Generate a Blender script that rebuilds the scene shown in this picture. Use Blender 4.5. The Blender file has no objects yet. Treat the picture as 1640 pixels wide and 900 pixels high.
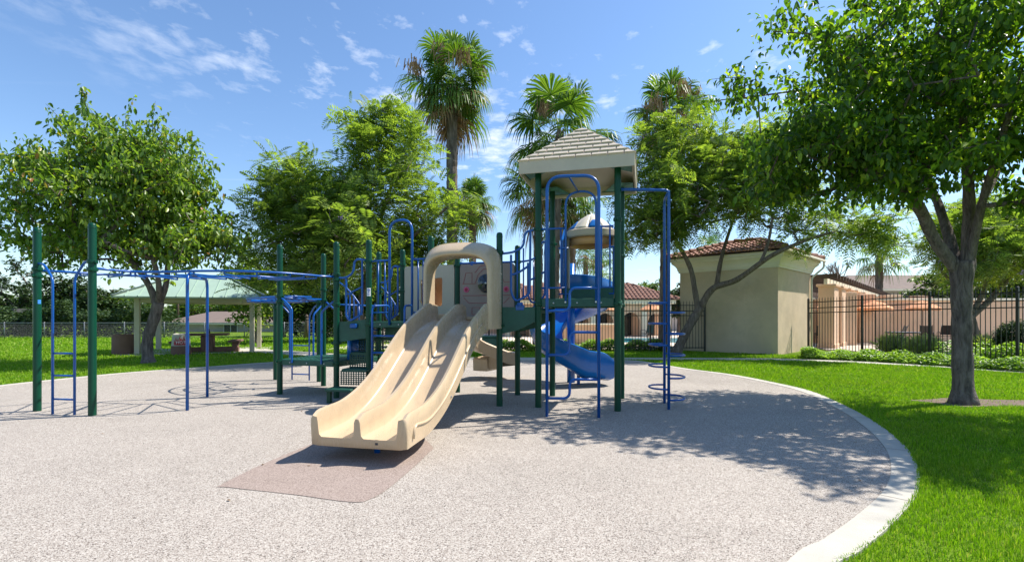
import bpy, math, random
import numpy as np
from mathutils import Vector, Matrix
S = bpy.context.scene
R = math.radians
rng = np.random.default_rng(7)
random.seed(7)
# ------------------------------------------------------------------ camera, sky, sun, exposure
EYE, F, HOR = 1.4, 800.0, 508.0
cd = bpy.data.cameras.new('camera'); cam = bpy.data.objects.new('camera', cd); S.collection.objects.link(cam)
cam.location = (0, 0, EYE); cam.rotation_euler = (R(90), 0, 0)
cd.sensor_width = 36; cd.lens = 36*F/1640; cd.shift_y = 58/1640; cd.clip_start = .05; cd.clip_end = 3000
S.camera = cam
S.render.resolution_x = 1024; S.render.resolution_y = 561
SUN_AZ, SUN_EL = math.atan2(.95, .31), R(53)
sdir = Vector((math.sin(SUN_AZ)*math.cos(SUN_EL), math.cos(SUN_AZ)*math.cos(SUN_EL), math.sin(SUN_EL)))
sl = bpy.data.lights.new('sun', 'SUN'); sl.energy = 4.9; sl.angle = R(.5); sl.color = (1, .945, .86)
so = bpy.data.objects.new('sun', sl); S.collection.objects.link(so); so.rotation_euler = sdir.to_track_quat('Z', 'Y').to_euler(); so.location = (20, 10, 30)
W = bpy.data.worlds.new('World'); S.world = W; W.use_nodes = True
wn, wl = W.node_tree.nodes, W.node_tree.links
def build_world():
    wn.clear()
    out = wn.new('ShaderNodeOutputWorld'); bg = wn.new('ShaderNodeBackground'); sky = wn.new('ShaderNodeTexSky')
    sky.sky_type = 'NISHITA'; sky.sun_disc = False; sky.sun_elevation = SUN_EL; sky.sun_rotation = SUN_AZ
    sky.air_density = 1.1; sky.dust_density = .5; sky.ozone_density = 2.2; sky.altitude = 100
    bg.inputs['Strength'].default_value = .115
    tc = wn.new('ShaderNodeTexCoord'); sep = wn.new('ShaderNodeSeparateXYZ'); wl.new(tc.outputs['Generated'], sep.inputs[0])
    def M(op, a, b=None, c=None, clamp=False):
        n = wn.new('ShaderNodeMath'); n.operation = op; n.use_clamp = clamp
        for i, v in enumerate((a, b, c)):
            if v is None: continue
            if isinstance(v, (int, float)): n.inputs[i].default_value = v
            else: wl.new(v, n.inputs[i])
        return n.outputs[0]
    zz = M('MAXIMUM', sep.outputs[2], .03)
    px = M('DIVIDE', sep.outputs[0], zz); py = M('DIVIDE', sep.outputs[1], zz)
    cmb = wn.new('ShaderNodeCombineXYZ'); wl.new(px, cmb.inputs[0]); wl.new(py, cmb.inputs[1])
    def noise(scale, det, rough, dist=0, stretch=None):
        n = wn.new('ShaderNodeTexNoise'); n.inputs['Scale'].default_value = scale; n.inputs['Detail'].default_value = det
        n.inputs['Roughness'].default_value = rough; n.inputs['Distortion'].default_value = dist
        if stretch:
            mp = wn.new('ShaderNodeMapping'); mp.inputs['Rotation'].default_value = (0, 0, stretch[0]); mp.inputs['Scale'].default_value = stretch[1]
            mp.inputs['Location'].default_value = stretch[2]
            wl.new(cmb.outputs[0], mp.inputs[0]); wl.new(mp.outputs[0], n.inputs['Vector'])
        else: wl.new(cmb.outputs[0], n.inputs['Vector'])
        return n.outputs['Fac']
    # high thin ripple clouds in a band across the sky
    line = M('SUBTRACT', M('SUBTRACT', py, M('MULTIPLY', px, .75)), 2.85)
    band = M('SUBTRACT', 1.0, M('MULTIPLY', M('ABSOLUTE', line), 1.35), clamp=True)
    small = noise(6.5, 6, .6, .2, (R(-35), (1.25, 1.0, 1), (0, 0, 0)))
    large = noise(1.1, 2, .5, 0, (0, (1, 1, 1), (3.1, .7, 0)))
    v = M('ADD', M('ADD', small, M('MULTIPLY', M('SUBTRACT', large, .5), .55)), M('MULTIPLY', band, .19))
    c1 = M('MULTIPLY', M('SUBTRACT', v, .59), 3.6, clamp=True)
    c1 = M('MULTIPLY', c1, M('ADD', 1.55, M('MULTIPLY', px, .85), clamp=True))
    # long low streaks
    st = noise(1.2, 5, .6, .4, (R(20), (.35, 2.6, 1), (1.3, 5.2, 0)))
    c2 = M('MULTIPLY', M('SUBTRACT', st, .60), 2.2, clamp=True)
    lowband = M('MULTIPLY', M('SUBTRACT', .36, sep.outputs[2]), 6, clamp=True)
    c2 = M('MULTIPLY', c2, lowband)
    cl = M('MULTIPLY', M('MAXIMUM', c1, c2), .62)
    hz = M('POWER', M('SUBTRACT', 1.0, M('MAXIMUM', sep.outputs[2], 0.0), clamp=True), 9)
    cl = M('MAXIMUM', cl, M('MULTIPLY', hz, .22))
    mix = wn.new('ShaderNodeMixRGB'); wl.new(cl, mix.inputs[0])
    tint = wn.new('ShaderNodeMixRGB'); tint.blend_type = 'MULTIPLY'; tint.inputs[0].default_value = 1; tint.inputs[2].default_value = SKY_TINT
    wl.new(sky.outputs[0], tint.inputs[1]); wl.new(tint.outputs[0], mix.inputs[1]); mix.inputs[2].default_value = (7.0, 7.3, 7.8, 1)
    wl.new(mix.outputs[0], bg.inputs['Color']); wl.new(bg.outputs[0], out.inputs[0])
SKY_TINT = (.84, .97, 1.10, 1)
build_world()
S.view_settings.view_transform = 'Standard'; S.view_settings.look = 'None'
S.view_settings.exposure = .72; S.view_settings.gamma = 1
S.render.engine = 'CYCLES'
S.cycles.max_bounces = 8; S.cycles.transparent_max_bounces = 8

# ------------------------------------------------------------------ helpers
def G(px, py, z=0.0):
    Y = (EYE-z)*F/(py-HOR); return Vector(((px-820)/F*Y, Y, z))
def PY(px, py, Y): return Vector(((px-820)/F*Y, Y, EYE-(py-HOR)*Y/F))
WLOC = {}
def link(o, parent=None, loc=(0, 0, 0)):
    S.collection.objects.link(o)
    if parent: o.parent = parent; WLOC[o.name] = WLOC[parent.name]
    else: o.location = loc; WLOC[o.name] = Vector(loc)
    return o
def thing(name, label, cat, loc=(0, 0, 0), group=None):
    o = bpy.data.objects.new(name, None); o.empty_display_size = .3; link(o, None, loc)
    o['label'] = label; o['category'] = cat
    if group: o['group'] = group
    return o
def tag(o, label=None, cat=None, group=None, kind=None):
    if label: o['label'] = label
    if cat: o['category'] = cat
    if group: o['group'] = group
    if kind: o['kind'] = kind
    return o
def copy_thing(root, loc, rz, label, group=None):
    def cp(o, par):
        c = o.copy(); S.collection.objects.link(c)
        if par: c.parent = par
        for ch in list(o.children): cp(ch, c)
        return c
    r = cp(root, None); r.location = loc; r.rotation_euler = (0, 0, rz); r['label'] = label
    if group: r['group'] = group
    return r
def npmesh(name, V, Fc, mats, parent=None, smooth=False, loc=(0, 0, 0), fm=None):
    """V (n,3), Fc (m,k) same-size faces, numpy fast path"""
    V = np.asarray(V, np.float32); Fc = np.asarray(Fc, np.int32)
    off = WLOC[parent.name] if parent else Vector(loc)
    V = V-np.array(off, np.float32)
    me = bpy.data.meshes.new(name); k = Fc.shape[1]
    me.vertices.add(len(V)); me.vertices.foreach_set('co', V.ravel())
    me.loops.add(Fc.size); me.loops.foreach_set('vertex_index', Fc.ravel())
    me.polygons.add(len(Fc)); me.polygons.foreach_set('loop_start', np.arange(0, Fc.size, k, dtype=np.int32))
    if smooth: me.polygons.foreach_set('use_smooth', np.ones(len(Fc), bool))
    for m in (mats if isinstance(mats, (list, tuple)) else [mats]): me.materials.append(m)
    if fm is not None: me.polygons.foreach_set('material_index', np.asarray(fm, np.int32))
    me.update(calc_edges=True); me.validate()
    o = bpy.data.objects.new(name, me); link(o, parent, loc); return o
class MB:
    def __init__(s): s.v = []; s.f = []; s.m = []
    def add(s, vs, fs, mi=0):
        n = len(s.v); s.v += [tuple(v) for v in vs]; s.f += [tuple(i+n for i in f) for f in fs]; s.m += [mi]*len(fs); return s
    def box(s, c, sx, sy, sz, u=(1, 0, 0), w=(0, 0, 1), mi=0, bev=0):
        """centre c; u = local x dir, w = local z dir"""
        u = Vector(u).normalized(); w = Vector(w).normalized(); v = w.cross(u).normalized(); w = u.cross(v); c = Vector(c)
        h = [(a, b, d) for d in (-.5, .5) for b in (-.5, .5) for a in (-.5, .5)]
        if bev <= 0:
            vs = [c+u*a*sx+v*b*sy+w*d*sz for a, b, d in h]
            return s.add(vs, [(0, 2, 3, 1), (4, 5, 7, 6), (0, 1, 5, 4), (2, 6, 7, 3), (0, 4, 6, 2), (1, 3, 7, 5)], mi)
        b_ = min(bev, sx*.45, sy*.45, sz*.45); vs = []; hx, hy, hz = sx/2, sy/2, sz/2
        prof = [(hx-b_, hy), (hx, hy-b_), (hx, -hy+b_), (hx-b_, -hy), (-hx+b_, -hy), (-hx, -hy+b_), (-hx, hy-b_), (-hx+b_, hy)]
        for zf, ins in ((-hz, b_), (-hz+b_, 0), (hz-b_, 0), (hz, b_)):
            for (a, b) in prof: vs.append(c+u*(a-math.copysign(ins, a))+v*(b-math.copysign(ins, b))+w*zf)
        fs = [tuple(range(8)), tuple(range(31, 23, -1))]
        fs = [tuple(reversed(range(8)))[::-1], tuple(range(24, 32))[::-1]]
        for r_ in range(3):
            for i in range(8): j = (i+1) % 8; fs.append((r_*8+i, (r_+1)*8+i, (r_+1)*8+j, r_*8+j))
        return s.add(vs, fs, mi)
    def beam(s, a, b, w, h, mi=0, bev=0):
        a, b = Vector(a), Vector(b); d = b-a
        up = Vector((0, 0, 1)) if abs(d.normalized().z) < .95 else Vector((0, 1, 0))
        return s.box((a+b)/2, d.length, w, h, d, up-d.normalized()*up.dot(d.normalized()), mi, bev)
    def tube(s, pts, r, n=8, closed=False, caps=True, mi=0):
        pts = [Vector(p) for p in pts]; N = len(pts); rs = r if isinstance(r, (list, tuple)) else [r]*N
        tg = []
        for i in range(N):
            if closed: t = pts[(i+1) % N]-pts[i-1]
            else: t = pts[min(i+1, N-1)]-pts[max(i-1, 0)]
            tg.append(t.normalized() if t.length > 1e-9 else Vector((0, 0, 1)))
        a = tg[0].orthogonal().normalized(); vs = []
        for i in range(N):
            a = (a-tg[i]*a.dot(tg[i])); a = a.normalized() if a.length > 1e-6 else tg[i].orthogonal().normalized(); b = tg[i].cross(a)
            for k in range(n):
                an = 2*math.pi*k/n; vs.append(pts[i]+(a*math.cos(an)+b*math.sin(an))*rs[i])
        fs = []; rings = N if closed else N-1
        for i in range(rings):
            i2 = (i+1) % N
            for k in range(n): k2 = (k+1) % n; fs.append((i*n+k, i*n+k2, i2*n+k2, i2*n+k))
        if caps and not closed: fs += [tuple(range(n))[::-1], tuple(range((N-1)*n, N*n))]
        return s.add(vs, fs, mi)
    def lathe(s, c, prof, n=16, ax=(0, 0, 1), mi=0):
        """prof: list of (r, h) along axis ax from c"""
        ax = Vector(ax).normalized(); a = ax.orthogonal().normalized(); b = ax.cross(a); c = Vector(c); vs = []
        for r, h in prof:
            for k in range(n): an = 2*math.pi*k/n; vs.append(c+ax*h+(a*math.cos(an)+b*math.sin(an))*max(r, 1e-4))
        fs = []
        for i in range(len(prof)-1):
            for k in range(n): k2 = (k+1) % n; fs.append((i*n+k, i*n+k2, (i+1)*n+k2, (i+1)*n+k))
        fs += [tuple(range(n))[::-1], tuple(range((len(prof)-1)*n, len(prof)*n))]
        return s.add(vs, fs, mi)
    def loft(s, loops, closed=True, cap0=False, cap1=False, mi=0):
        n = len(loops[0]); vs = [p for l in loops for p in l]; fs = []
        for i in range(len(loops)-1):
            for k in range(n if closed else n-1): k2 = (k+1) % n; fs.append((i*n+k, i*n+k2, (i+1)*n+k2, (i+1)*n+k))
        if cap0: fs.append(tuple(range(n))[::-1])
        if cap1: fs.append(tuple(range((len(loops)-1)*n, len(loops)*n)))
        return s.add(vs, fs, mi)
    def prism(s, poly, z0, z1, mi=0):
        """poly: list of (x,y) CCW"""
        n = len(poly); vs = [(x, y, z0) for x, y in poly]+[(x, y, z1) for x, y in poly]
        return s.add(vs, [tuple(range(n))[::-1], tuple(range(n, 2*n))]+[(i, (i+1) % n, n+(i+1) % n, n+i) for i in range(n)], mi)
    def build(s, name, mat, parent=None, smooth=False, loc=(0, 0, 0), angle=None, bevel=0, subsurf=0, solid=0):
        me = bpy.data.meshes.new(name); off = WLOC[parent.name] if parent else Vector(loc)
        me.from_pydata([tuple(Vector(v)-off) for v in s.v], [], s.f)
        for m in (mat if isinstance(mat, (list, tuple)) else [mat]): me.materials.append(m)
        for p, mi in zip(me.polygons, s.m): p.material_index = mi
        if smooth: me.polygons.foreach_set('use_smooth', [True]*len(me.polygons))
        if angle: me.set_sharp_from_angle(angle=R(angle))
        me.update(); o = bpy.data.objects.new(name, me); link(o, parent, loc)
        if solid: m = o.modifiers.new('s', 'SOLIDIFY'); m.thickness = solid; m.offset = 0
        if bevel: m = o.modifiers.new('b', 'BEVEL'); m.width = bevel; m.segments = 2; m.limit_method = 'ANGLE'
        if subsurf: m = o.modifiers.new('u', 'SUBSURF'); m.levels = m.render_levels = subsurf
        return o
def fillet(pts, r, n=5, closed=False):
    pts = [Vector(p) for p in pts]; out = []; N = len(pts)
    for i, p in enumerate(pts):
        if not closed and i in (0, N-1): out.append(p); continue
        a, b = pts[i-1], pts[(i+1) % N]; da, db = (a-p), (b-p); rr = min(r, da.length*.48, db.length*.48)
        a, b = p+da.normalized()*rr, p+db.normalized()*rr
        for k in range(n+1): t = k/n; out.append(a*(1-t)**2+p*2*t*(1-t)+b*t*t)
    return out
def spline(pts, n=8, closed=False):
    pts = [Vector(p) for p in pts]; N = len(pts); out = []
    for i in range(N if closed else N-1):
        if closed: p0, p1, p2, p3 = pts[i-1], pts[i], pts[(i+1) % N], pts[(i+2) % N]
        else: p0, p1, p2, p3 = pts[max(i-1, 0)], pts[i], pts[i+1], pts[min(i+2, N-1)]
        for k in range(n):
            t = k/n; out.append(.5*((2*p1)+(p2-p0)*t+(2*p0-5*p1+4*p2-p3)*t*t+(3*p1-p0-3*p2+p3)*t**3))
    if not closed: out.append(pts[-1])
    return out
def text_part(txt, size, mat, parent, loc, u, n, name='lettering', depth=.003):
    """flat raised lettering, u = reading direction, n = facing direction"""
    cu = bpy.data.curves.new('t', 'FONT'); cu.body = txt; cu.size = size; cu.extrude = depth; cu.align_x = 'CENTER'; cu.align_y = 'CENTER'
    to = bpy.data.objects.new('t', cu); S.collection.objects.link(to)
    me = bpy.data.meshes.new_from_object(to.evaluated_get(bpy.context.evaluated_depsgraph_get()))
    bpy.data.objects.remove(to); u = Vector(u).normalized(); n = Vector(n).normalized(); v = n.cross(u)
    M4 = Matrix((u, v, n)).transposed().to_4x4(); M4.translation = Vector(loc)-WLOC[parent.name]; me.transform(M4)
    me.materials.clear(); me.materials.append(mat); me.name = name
    o = bpy.data.objects.new(name, me); link(o, parent); return o

# ------------------------------------------------------------------ materials
def mat(name, col, rough=.5, metal=0, var=.0, vscale=3, bump=0, bscale=40, spec=.5, dirt=None, dscale=2, coat=0):
    m = bpy.data.materials.new(name); m.use_nodes = True; nt = m.node_tree; b = nt.nodes['Principled BSDF']
    b.inputs['Roughness'].default_value = rough; b.inputs['Metallic'].default_value = metal
    b.inputs['Specular IOR Level'].default_value = spec; b.inputs['Coat Weight'].default_value = coat
    b.inputs['Base Color'].default_value = (*col, 1)
    tc = nt.nodes.new('ShaderNodeTexCoord'); src = tc.outputs['Object']
    if var or dirt:
        n = nt.nodes.new('ShaderNodeTexNoise'); n.inputs['Scale'].default_value = vscale; n.inputs['Detail'].default_value = 6; n.inputs['Roughness'].default_value = .65
        nt.links.new(src, n.inputs['Vector'])
        cr = nt.nodes.new('ShaderNodeValToRGB'); nt.links.new(n.outputs['Fac'], cr.inputs[0])
        cr.color_ramp.elements[0].position = .3; cr.color_ramp.elements[1].position = .7
        cr.color_ramp.elements[0].color = (*[c*(1-var) for c in col], 1); cr.color_ramp.elements[1].color = (*[min(1, c*(1+var)) for c in col], 1)
        last = cr.outputs[0]
        if dirt:
            n2 = nt.nodes.new('ShaderNodeTexNoise'); n2.inputs['Scale'].default_value = dscale; n2.inputs['Detail'].default_value = 8; n2.inputs['Roughness'].default_value = .7
            nt.links.new(src, n2.inputs['Vector'])
            c2 = nt.nodes.new('ShaderNodeValToRGB'); c2.color_ramp.elements[0].position = .5; c2.color_ramp.elements[1].position = .72
            nt.links.new(n2.outputs['Fac'], c2.inputs[0])
            mx = nt.nodes.new('ShaderNodeMixRGB'); nt.links.new(c2.outputs[0], mx.inputs[0]); nt.links.new(last, mx.inputs[1]); mx.inputs[2].default_value = (*dirt, 1); last = mx.outputs[0]
        nt.links.new(last, b.inputs['Base Color'])
    if bump:
        n = nt.nodes.new('ShaderNodeTexNoise'); n.inputs['Scale'].default_value = bscale; n.inputs['Detail'].default_value = 5
        bp = nt.nodes.new('ShaderNodeBump'); bp.inputs['Strength'].default_value = bump; bp.inputs['Distance'].default_value = .02
        nt.links.new(src, n.inputs['Vector']); nt.links.new(n.outputs['Fac'], bp.inputs['Height']); nt.links.new(bp.outputs[0], b.inputs['Normal'])
    return m
def leafmat(name, cols, trans=.4, rough=.45, tcol=None, spec=.35, patch=None):
    m = bpy.data.materials.new(name); m.use_nodes = True; nt = m.node_tree; b = nt.nodes['Principled BSDF']; out = nt.nodes['Material Output']
    g = nt.nodes.new('ShaderNodeNewGeometry'); cr = nt.nodes.new('ShaderNodeValToRGB'); nt.links.new(g.outputs['Random Per Island'], cr.inputs[0])
    el = cr.color_ramp.elements
    while len(el) < len(cols): el.new(.5)
    for i, (p, c) in enumerate(cols): el[i].position = p; el[i].color = (*c, 1)
    last = cr.outputs[0]
    if patch:
        tc = nt.nodes.new('ShaderNodeTexCoord'); n = nt.nodes.new('ShaderNodeTexNoise'); n.inputs['Scale'].default_value = .9; n.inputs['Detail'].default_value = 5; n.inputs['Roughness'].default_value = .6
        nt.links.new(tc.outputs['Object'], n.inputs['Vector']); c2 = nt.nodes.new('ShaderNodeValToRGB'); c2.color_ramp.elements[0].position = .47; c2.color_ramp.elements[1].position = .72; nt.links.new(n.outputs['Fac'], c2.inputs[0])
        mm = nt.nodes.new('ShaderNodeMath'); mm.operation = 'MULTIPLY'; mm.inputs[1].default_value = .4; nt.links.new(c2.outputs[0], mm.inputs[0])
        m2 = nt.nodes.new('ShaderNodeMixRGB'); nt.links.new(mm.outputs[0], m2.inputs[0]); nt.links.new(last, m2.inputs[1]); m2.inputs[2].default_value = (*patch, 1); last = m2.outputs[0]
    nt.links.new(last, b.inputs['Base Color']); b.inputs['Roughness'].default_value = rough; b.inputs['Specular IOR Level'].default_value = spec
    tr = nt.nodes.new('ShaderNodeBsdfTranslucent'); mu = nt.nodes.new('ShaderNodeMixRGB'); mu.blend_type = 'MULTIPLY'; mu.inputs[0].default_value = 1
    mu.inputs[2].default_value = (*(tcol or (2.2, 2.0, .6)), 1); nt.links.new(last, mu.inputs[1]); nt.links.new(mu.outputs[0], tr.inputs[0])
    mx = nt.nodes.new('ShaderNodeMixShader'); mx.inputs[0].default_value = trans
    nt.links.new(b.outputs[0], mx.inputs[1]); nt.links.new(tr.outputs[0], mx.inputs[2]); nt.links.new(mx.outputs[0], out.inputs[0]); return m
green = mat('green_paint', (.002, .052, .027), .34, var=.12, vscale=2, spec=.28, bump=.04, bscale=120)
dgreen = mat('dark_green_vinyl', (.010, .075, .048), .5, var=.2, vscale=6, bump=.15, bscale=160)
blue = mat('blue_paint', (.002, .082, .34), .3, var=.1, vscale=3, bump=.03, bscale=150)
bluep = mat('blue_plastic', (.004, .115, .43), .22, var=.08, vscale=1.5, bump=.02, bscale=60)
tan = mat('tan_plastic', (.52, .395, .255), .26, var=.05, vscale=2, dirt=(.47, .36, .235), dscale=4, bump=.03, bscale=40)
def scuff(m, col, scale, stretch, lo, hi, amt):
    nt = m.node_tree; b = nt.nodes['Principled BSDF']; src = b.inputs['Base Color'].links[0].from_socket
    tc = nt.nodes.new('ShaderNodeTexCoord'); mp = nt.nodes.new('ShaderNodeMapping'); mp.inputs['Scale'].default_value = stretch; mp.inputs['Rotation'].default_value = (0, 0, R(-12)); nt.links.new(tc.outputs['Object'], mp.inputs[0])
    n = nt.nodes.new('ShaderNodeTexNoise'); n.inputs['Scale'].default_value = scale; n.inputs['Detail'].default_value = 10; n.inputs['Roughness'].default_value = .75; nt.links.new(mp.outputs[0], n.inputs['Vector'])
    cr = nt.nodes.new('ShaderNodeValToRGB'); cr.color_ramp.elements[0].position = lo; cr.color_ramp.elements[1].position = hi; nt.links.new(n.outputs['Fac'], cr.inputs[0])
    mm = nt.nodes.new('ShaderNodeMath'); mm.operation = 'MULTIPLY'; mm.inputs[1].default_value = amt; nt.links.new(cr.outputs[0], mm.inputs[0])
    mx = nt.nodes.new('ShaderNodeMixRGB'); nt.links.new(mm.outputs[0], mx.inputs[0]); nt.links.new(src, mx.inputs[1]); mx.inputs[2].default_value = (*col, 1); nt.links.new(mx.outputs[0], b.inputs['Base Color'])
    mr = nt.nodes.new('ShaderNodeMapRange'); mr.inputs[3].default_value = b.inputs['Roughness'].default_value; mr.inputs[4].default_value = b.inputs['Roughness'].default_value+.3; nt.links.new(mm.outputs[0], mr.inputs[0]); nt.links.new(mr.outputs[0], b.inputs['Roughness'])
scuff(tan, (.30, .235, .16), 9, (1.6, .35, .35), .5, .72, .55)
scuff(green, (.05, .16, .10), 16, (1, 1, .3), .62, .72, .5)
scuff(blue, (.06, .17, .42), 14, (1, 1, .4), .62, .74, .5)
taupe = mat('taupe_plastic', (.50, .43, .34), .5, var=.07, vscale=4, bump=.08, bscale=90)
panelm = mat('panel_plastic', (.31, .235, .20), .55, var=.06, vscale=3, bump=.06, bscale=60)
redline = mat('red_engraving', (.33, .02, .04), .6)
pink = mat('pink_plastic', (.62, .10, .22), .5)
blackp = mat('black_plastic', (.012, .02, .035), .15, coat=.5)
steel = mat('zinc_bolt', (.5, .5, .5), .35, metal=1)
white = mat('white_sticker', (.8, .8, .8), .5)
blueink = mat('blue_ink', (.05, .12, .5), .5)
orange = mat('orange_tunnel', (.62, .33, .13), .5, var=.08)
conc = mat('concrete', (.47, .44, .375), .9, var=.10, vscale=2.5, dirt=(.36, .34, .30), dscale=1.2, bump=.3, bscale=150)
stucco = mat('stucco', (.60, .47, .315), .95, var=.10, vscale=1.2, dirt=(.50, .39, .265), dscale=.8, bump=.55, bscale=60)
peach = mat('peach_stucco', (.72, .49, .33), .95, var=.06, vscale=1.5, bump=.35, bscale=60)
creamtrim = mat('cream_trim', (.74, .68, .53), .8, var=.05, vscale=2)
tile = mat('clay_tile', (.30, .15, .105), .85, var=.3, vscale=3.5, dirt=(.22, .13, .10), dscale=5, bump=.3, bscale=60)
shingle = mat('brown_roof', (.17, .125, .10), .9, var=.15, vscale=2)
iron = mat('black_iron', (.008, .008, .008), .4)
galv = mat('galvanised', (.26, .27, .28), .5, metal=.5)
wood = mat('brown_wood', (.10, .065, .045), .8, var=.25, vscale=6, bump=.3, bscale=40)
brownconc = mat('brown_concrete', (.19, .105, .08), .9, var=.12, vscale=4, bump=.4, bscale=120)
beige_post = mat('beige_post', (.52, .47, .36), .6, var=.06)
groof = mat('green_metal_roof', (.30, .41, .33), .4, var=.06, vscale=1.5)
grassland = None
# ------------------------------------------------------------------ ground
def speckle(name, stops, scale, bump=.5, big=.08, big2=None):
    m = bpy.data.materials.new(name); m.use_nodes = True; nt = m.node_tree; b = nt.nodes['Principled BSDF']; b.inputs['Roughness'].default_value = .85
    b.inputs['Specular IOR Level'].default_value = .25
    tc = nt.nodes.new('ShaderNodeTexCoord'); vo = nt.nodes.new('ShaderNodeTexVoronoi'); vo.inputs['Scale'].default_value = scale
    nt.links.new(tc.outputs['Object'], vo.inputs['Vector'])
    sp = nt.nodes.new('ShaderNodeSeparateXYZ'); nt.links.new(vo.outputs['Color'], sp.inputs[0])
    cr = nt.nodes.new('ShaderNodeValToRGB'); cr.color_ramp.interpolation = 'CONSTANT'; el = cr.color_ramp.elements
    while len(el) < len(stops): el.new(.5)
    for i, (p, c) in enumerate(stops): el[i].position = p; el[i].color = (*c, 1)
    nt.links.new(sp.outputs[0], cr.inputs[0])
    n = nt.nodes.new('ShaderNodeTexNoise'); n.inputs['Scale'].default_value = .9; n.inputs['Detail'].default_value = 7; n.inputs['Roughness'].default_value = .65
    nt.links.new(tc.outputs['Object'], n.inputs['Vector'])
    mr = nt.nodes.new('ShaderNodeMapRange'); mr.inputs[1].default_value = .3; mr.inputs[2].default_value = .7; mr.inputs[3].default_value = 1-big; mr.inputs[4].default_value = 1+big
    nt.links.new(n.outputs['Fac'], mr.inputs[0])
    n3 = nt.nodes.new('ShaderNodeTexNoise'); n3.inputs['Scale'].default_value = .28; n3.inputs['Detail'].default_value = 9; n3.inputs['Roughness'].default_value = .7; n3.inputs['Distortion'].default_value = .8; nt.links.new(tc.outputs['Object'], n3.inputs['Vector'])
    m3 = nt.nodes.new('ShaderNodeMapRange'); m3.inputs[1].default_value = .5; m3.inputs[2].default_value = .68; m3.inputs[3].default_value = 1; m3.inputs[4].default_value = .86; nt.links.new(n3.outputs['Fac'], m3.inputs[0])
    m4 = nt.nodes.new('ShaderNodeMath'); m4.operation = 'MULTIPLY'; nt.links.new(mr.outputs[0], m4.inputs[0]); nt.links.new(m3.outputs[0], m4.inputs[1])
    mu = nt.nodes.new('ShaderNodeVectorMath'); mu.operation = 'SCALE'; nt.links.new(cr.outputs[0], mu.inputs[0]); nt.links.new(m4.outputs[0], mu.inputs['Scale'])
    nt.links.new(mu.outputs[0], b.inputs['Base Color'])
    bp = nt.nodes.new('ShaderNodeBump'); bp.inputs['Strength'].default_value = bump; bp.inputs['Distance'].default_value = .004; bp.invert = True
    nt.links.new(vo.outputs['Distance'], bp.inputs['Height']); nt.links.new(bp.outputs[0], b.inputs['Normal']); return m
rubber = speckle('rubber_granules', [(0, (.07, .058, .05)), (.08, (.18, .145, .12)), (.19, (.285, .245, .21)), (.38, (.37, .33, .285)), (.66, (.44, .395, .345)), (.9, (.53, .49, .435))], 170, .45, .07)
rubber2 = speckle('brown_granules', [(0, (.20, .15, .125)), (.25, (.28, .22, .19)), (.6, (.335, .27, .23)), (.9, (.40, .33, .285))], 170, .3, .07)
inner = [(1262, 899), (1322, 862), (1382, 817.7), (1418.6, 781), (1427, 745), (1414.6, 713), (1382, 681), (1342, 654.7), (1282, 626.5), (1221, 611.6), (1161, 600), (1100, 592), (1055, 585)]
pg = [G(*p) for p in inner]
pg = [p.xy for p in pg]+[Vector(p) for p in [(3.6, 16.15), (0.5, 16.3), (-2.6, 16.2), (-4.9, 15.9), (-6.6, 15.8), (-7.4, 15.4), (-8.64, 13.8), (-9.64, 12.44), (-10.1, 11.2), (-10.4, 9.9), (-10.5, 7.5), (-9.8, 4.5), (-7.6, 1.6), (-4.3, .1), (-1.4, .35), (.4, 1.6)]]
outline = [p for p in spline([Vector((p.x, p.y, 0)) for p in pg], 6, True)]
OUT = np.array([(p.x, p.y) for p in outline])
def inpoly(P, poly):
    x, y = P[:, 0], P[:, 1]; ins = np.zeros(len(P), bool); n = len(poly); j = n-1
    for i in range(n):
        xi, yi = poly[i]; xj, yj = poly[j]
        c = ((yi > y) != (yj > y)) & (x < (xj-xi)*(y-yi)/(yj-yi+1e-12)+xi); ins ^= c; j = i
    return ins
def offset_poly(P, d):
    n = len(P); out = []
    for i in range(n):
        t = P[(i+1) % n]-P[i-1]; t = t/np.linalg.norm(t); out.append(P[i]+np.array([t[1], -t[0]])*d)
    return np.array(out)
area = .5*np.sum(OUT[:, 0]*np.roll(OUT[:, 1], -1)-np.roll(OUT[:, 0], -1)*OUT[:, 1])
if area < 0: OUT = OUT[::-1]
OUT2 = offset_poly(OUT, .20); OUT3 = offset_poly(OUT, .18)
# lawn sheet
lawnm = bpy.data.materials.new('lawn_soil'); lawnm.use_nodes = True
nt = lawnm.node_tree; b = nt.nodes['Principled BSDF']; b.inputs['Roughness'].default_value = 1; b.inputs['Specular IOR Level'].default_value = .1
tc = nt.nodes.new('ShaderNodeTexCoord'); n1 = nt.nodes.new('ShaderNodeTexNoise'); n1.inputs['Scale'].default_value = .35; n1.inputs['Detail'].default_value = 8
n2 = nt.nodes.new('ShaderNodeTexNoise'); n2.inputs['Scale'].default_value = 30; n2.inputs['Detail'].default_value = 4
ad = nt.nodes.new('ShaderNodeMath'); ad.operation = 'MULTIPLY_ADD'; ad.inputs[1].default_value = .5
nt.links.new(tc.outputs['Object'], n1.inputs['Vector']); nt.links.new(tc.outputs['Object'], n2.inputs['Vector'])
nt.links.new(n2.outputs['Fac'], ad.inputs[0]); nt.links.new(n1.outputs['Fac'], ad.inputs[2])
cr = nt.nodes.new('ShaderNodeValToRGB'); cr.color_ramp.elements[0].position = .55; cr.color_ramp.elements[1].position = .95
cr.color_ramp.elements[0].color = (.08, .15, .012, 1); cr.color_ramp.elements[1].color = (.17, .26, .02, 1)
nt.links.new(ad.outputs[0], cr.inputs[0]); nt.links.new(cr.outputs[0], b.inputs['Base Color'])
bp = nt.nodes.new('ShaderNodeBump'); bp.inputs['Strength'].default_value = .8; bp.inputs['Distance'].default_value = .04
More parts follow.
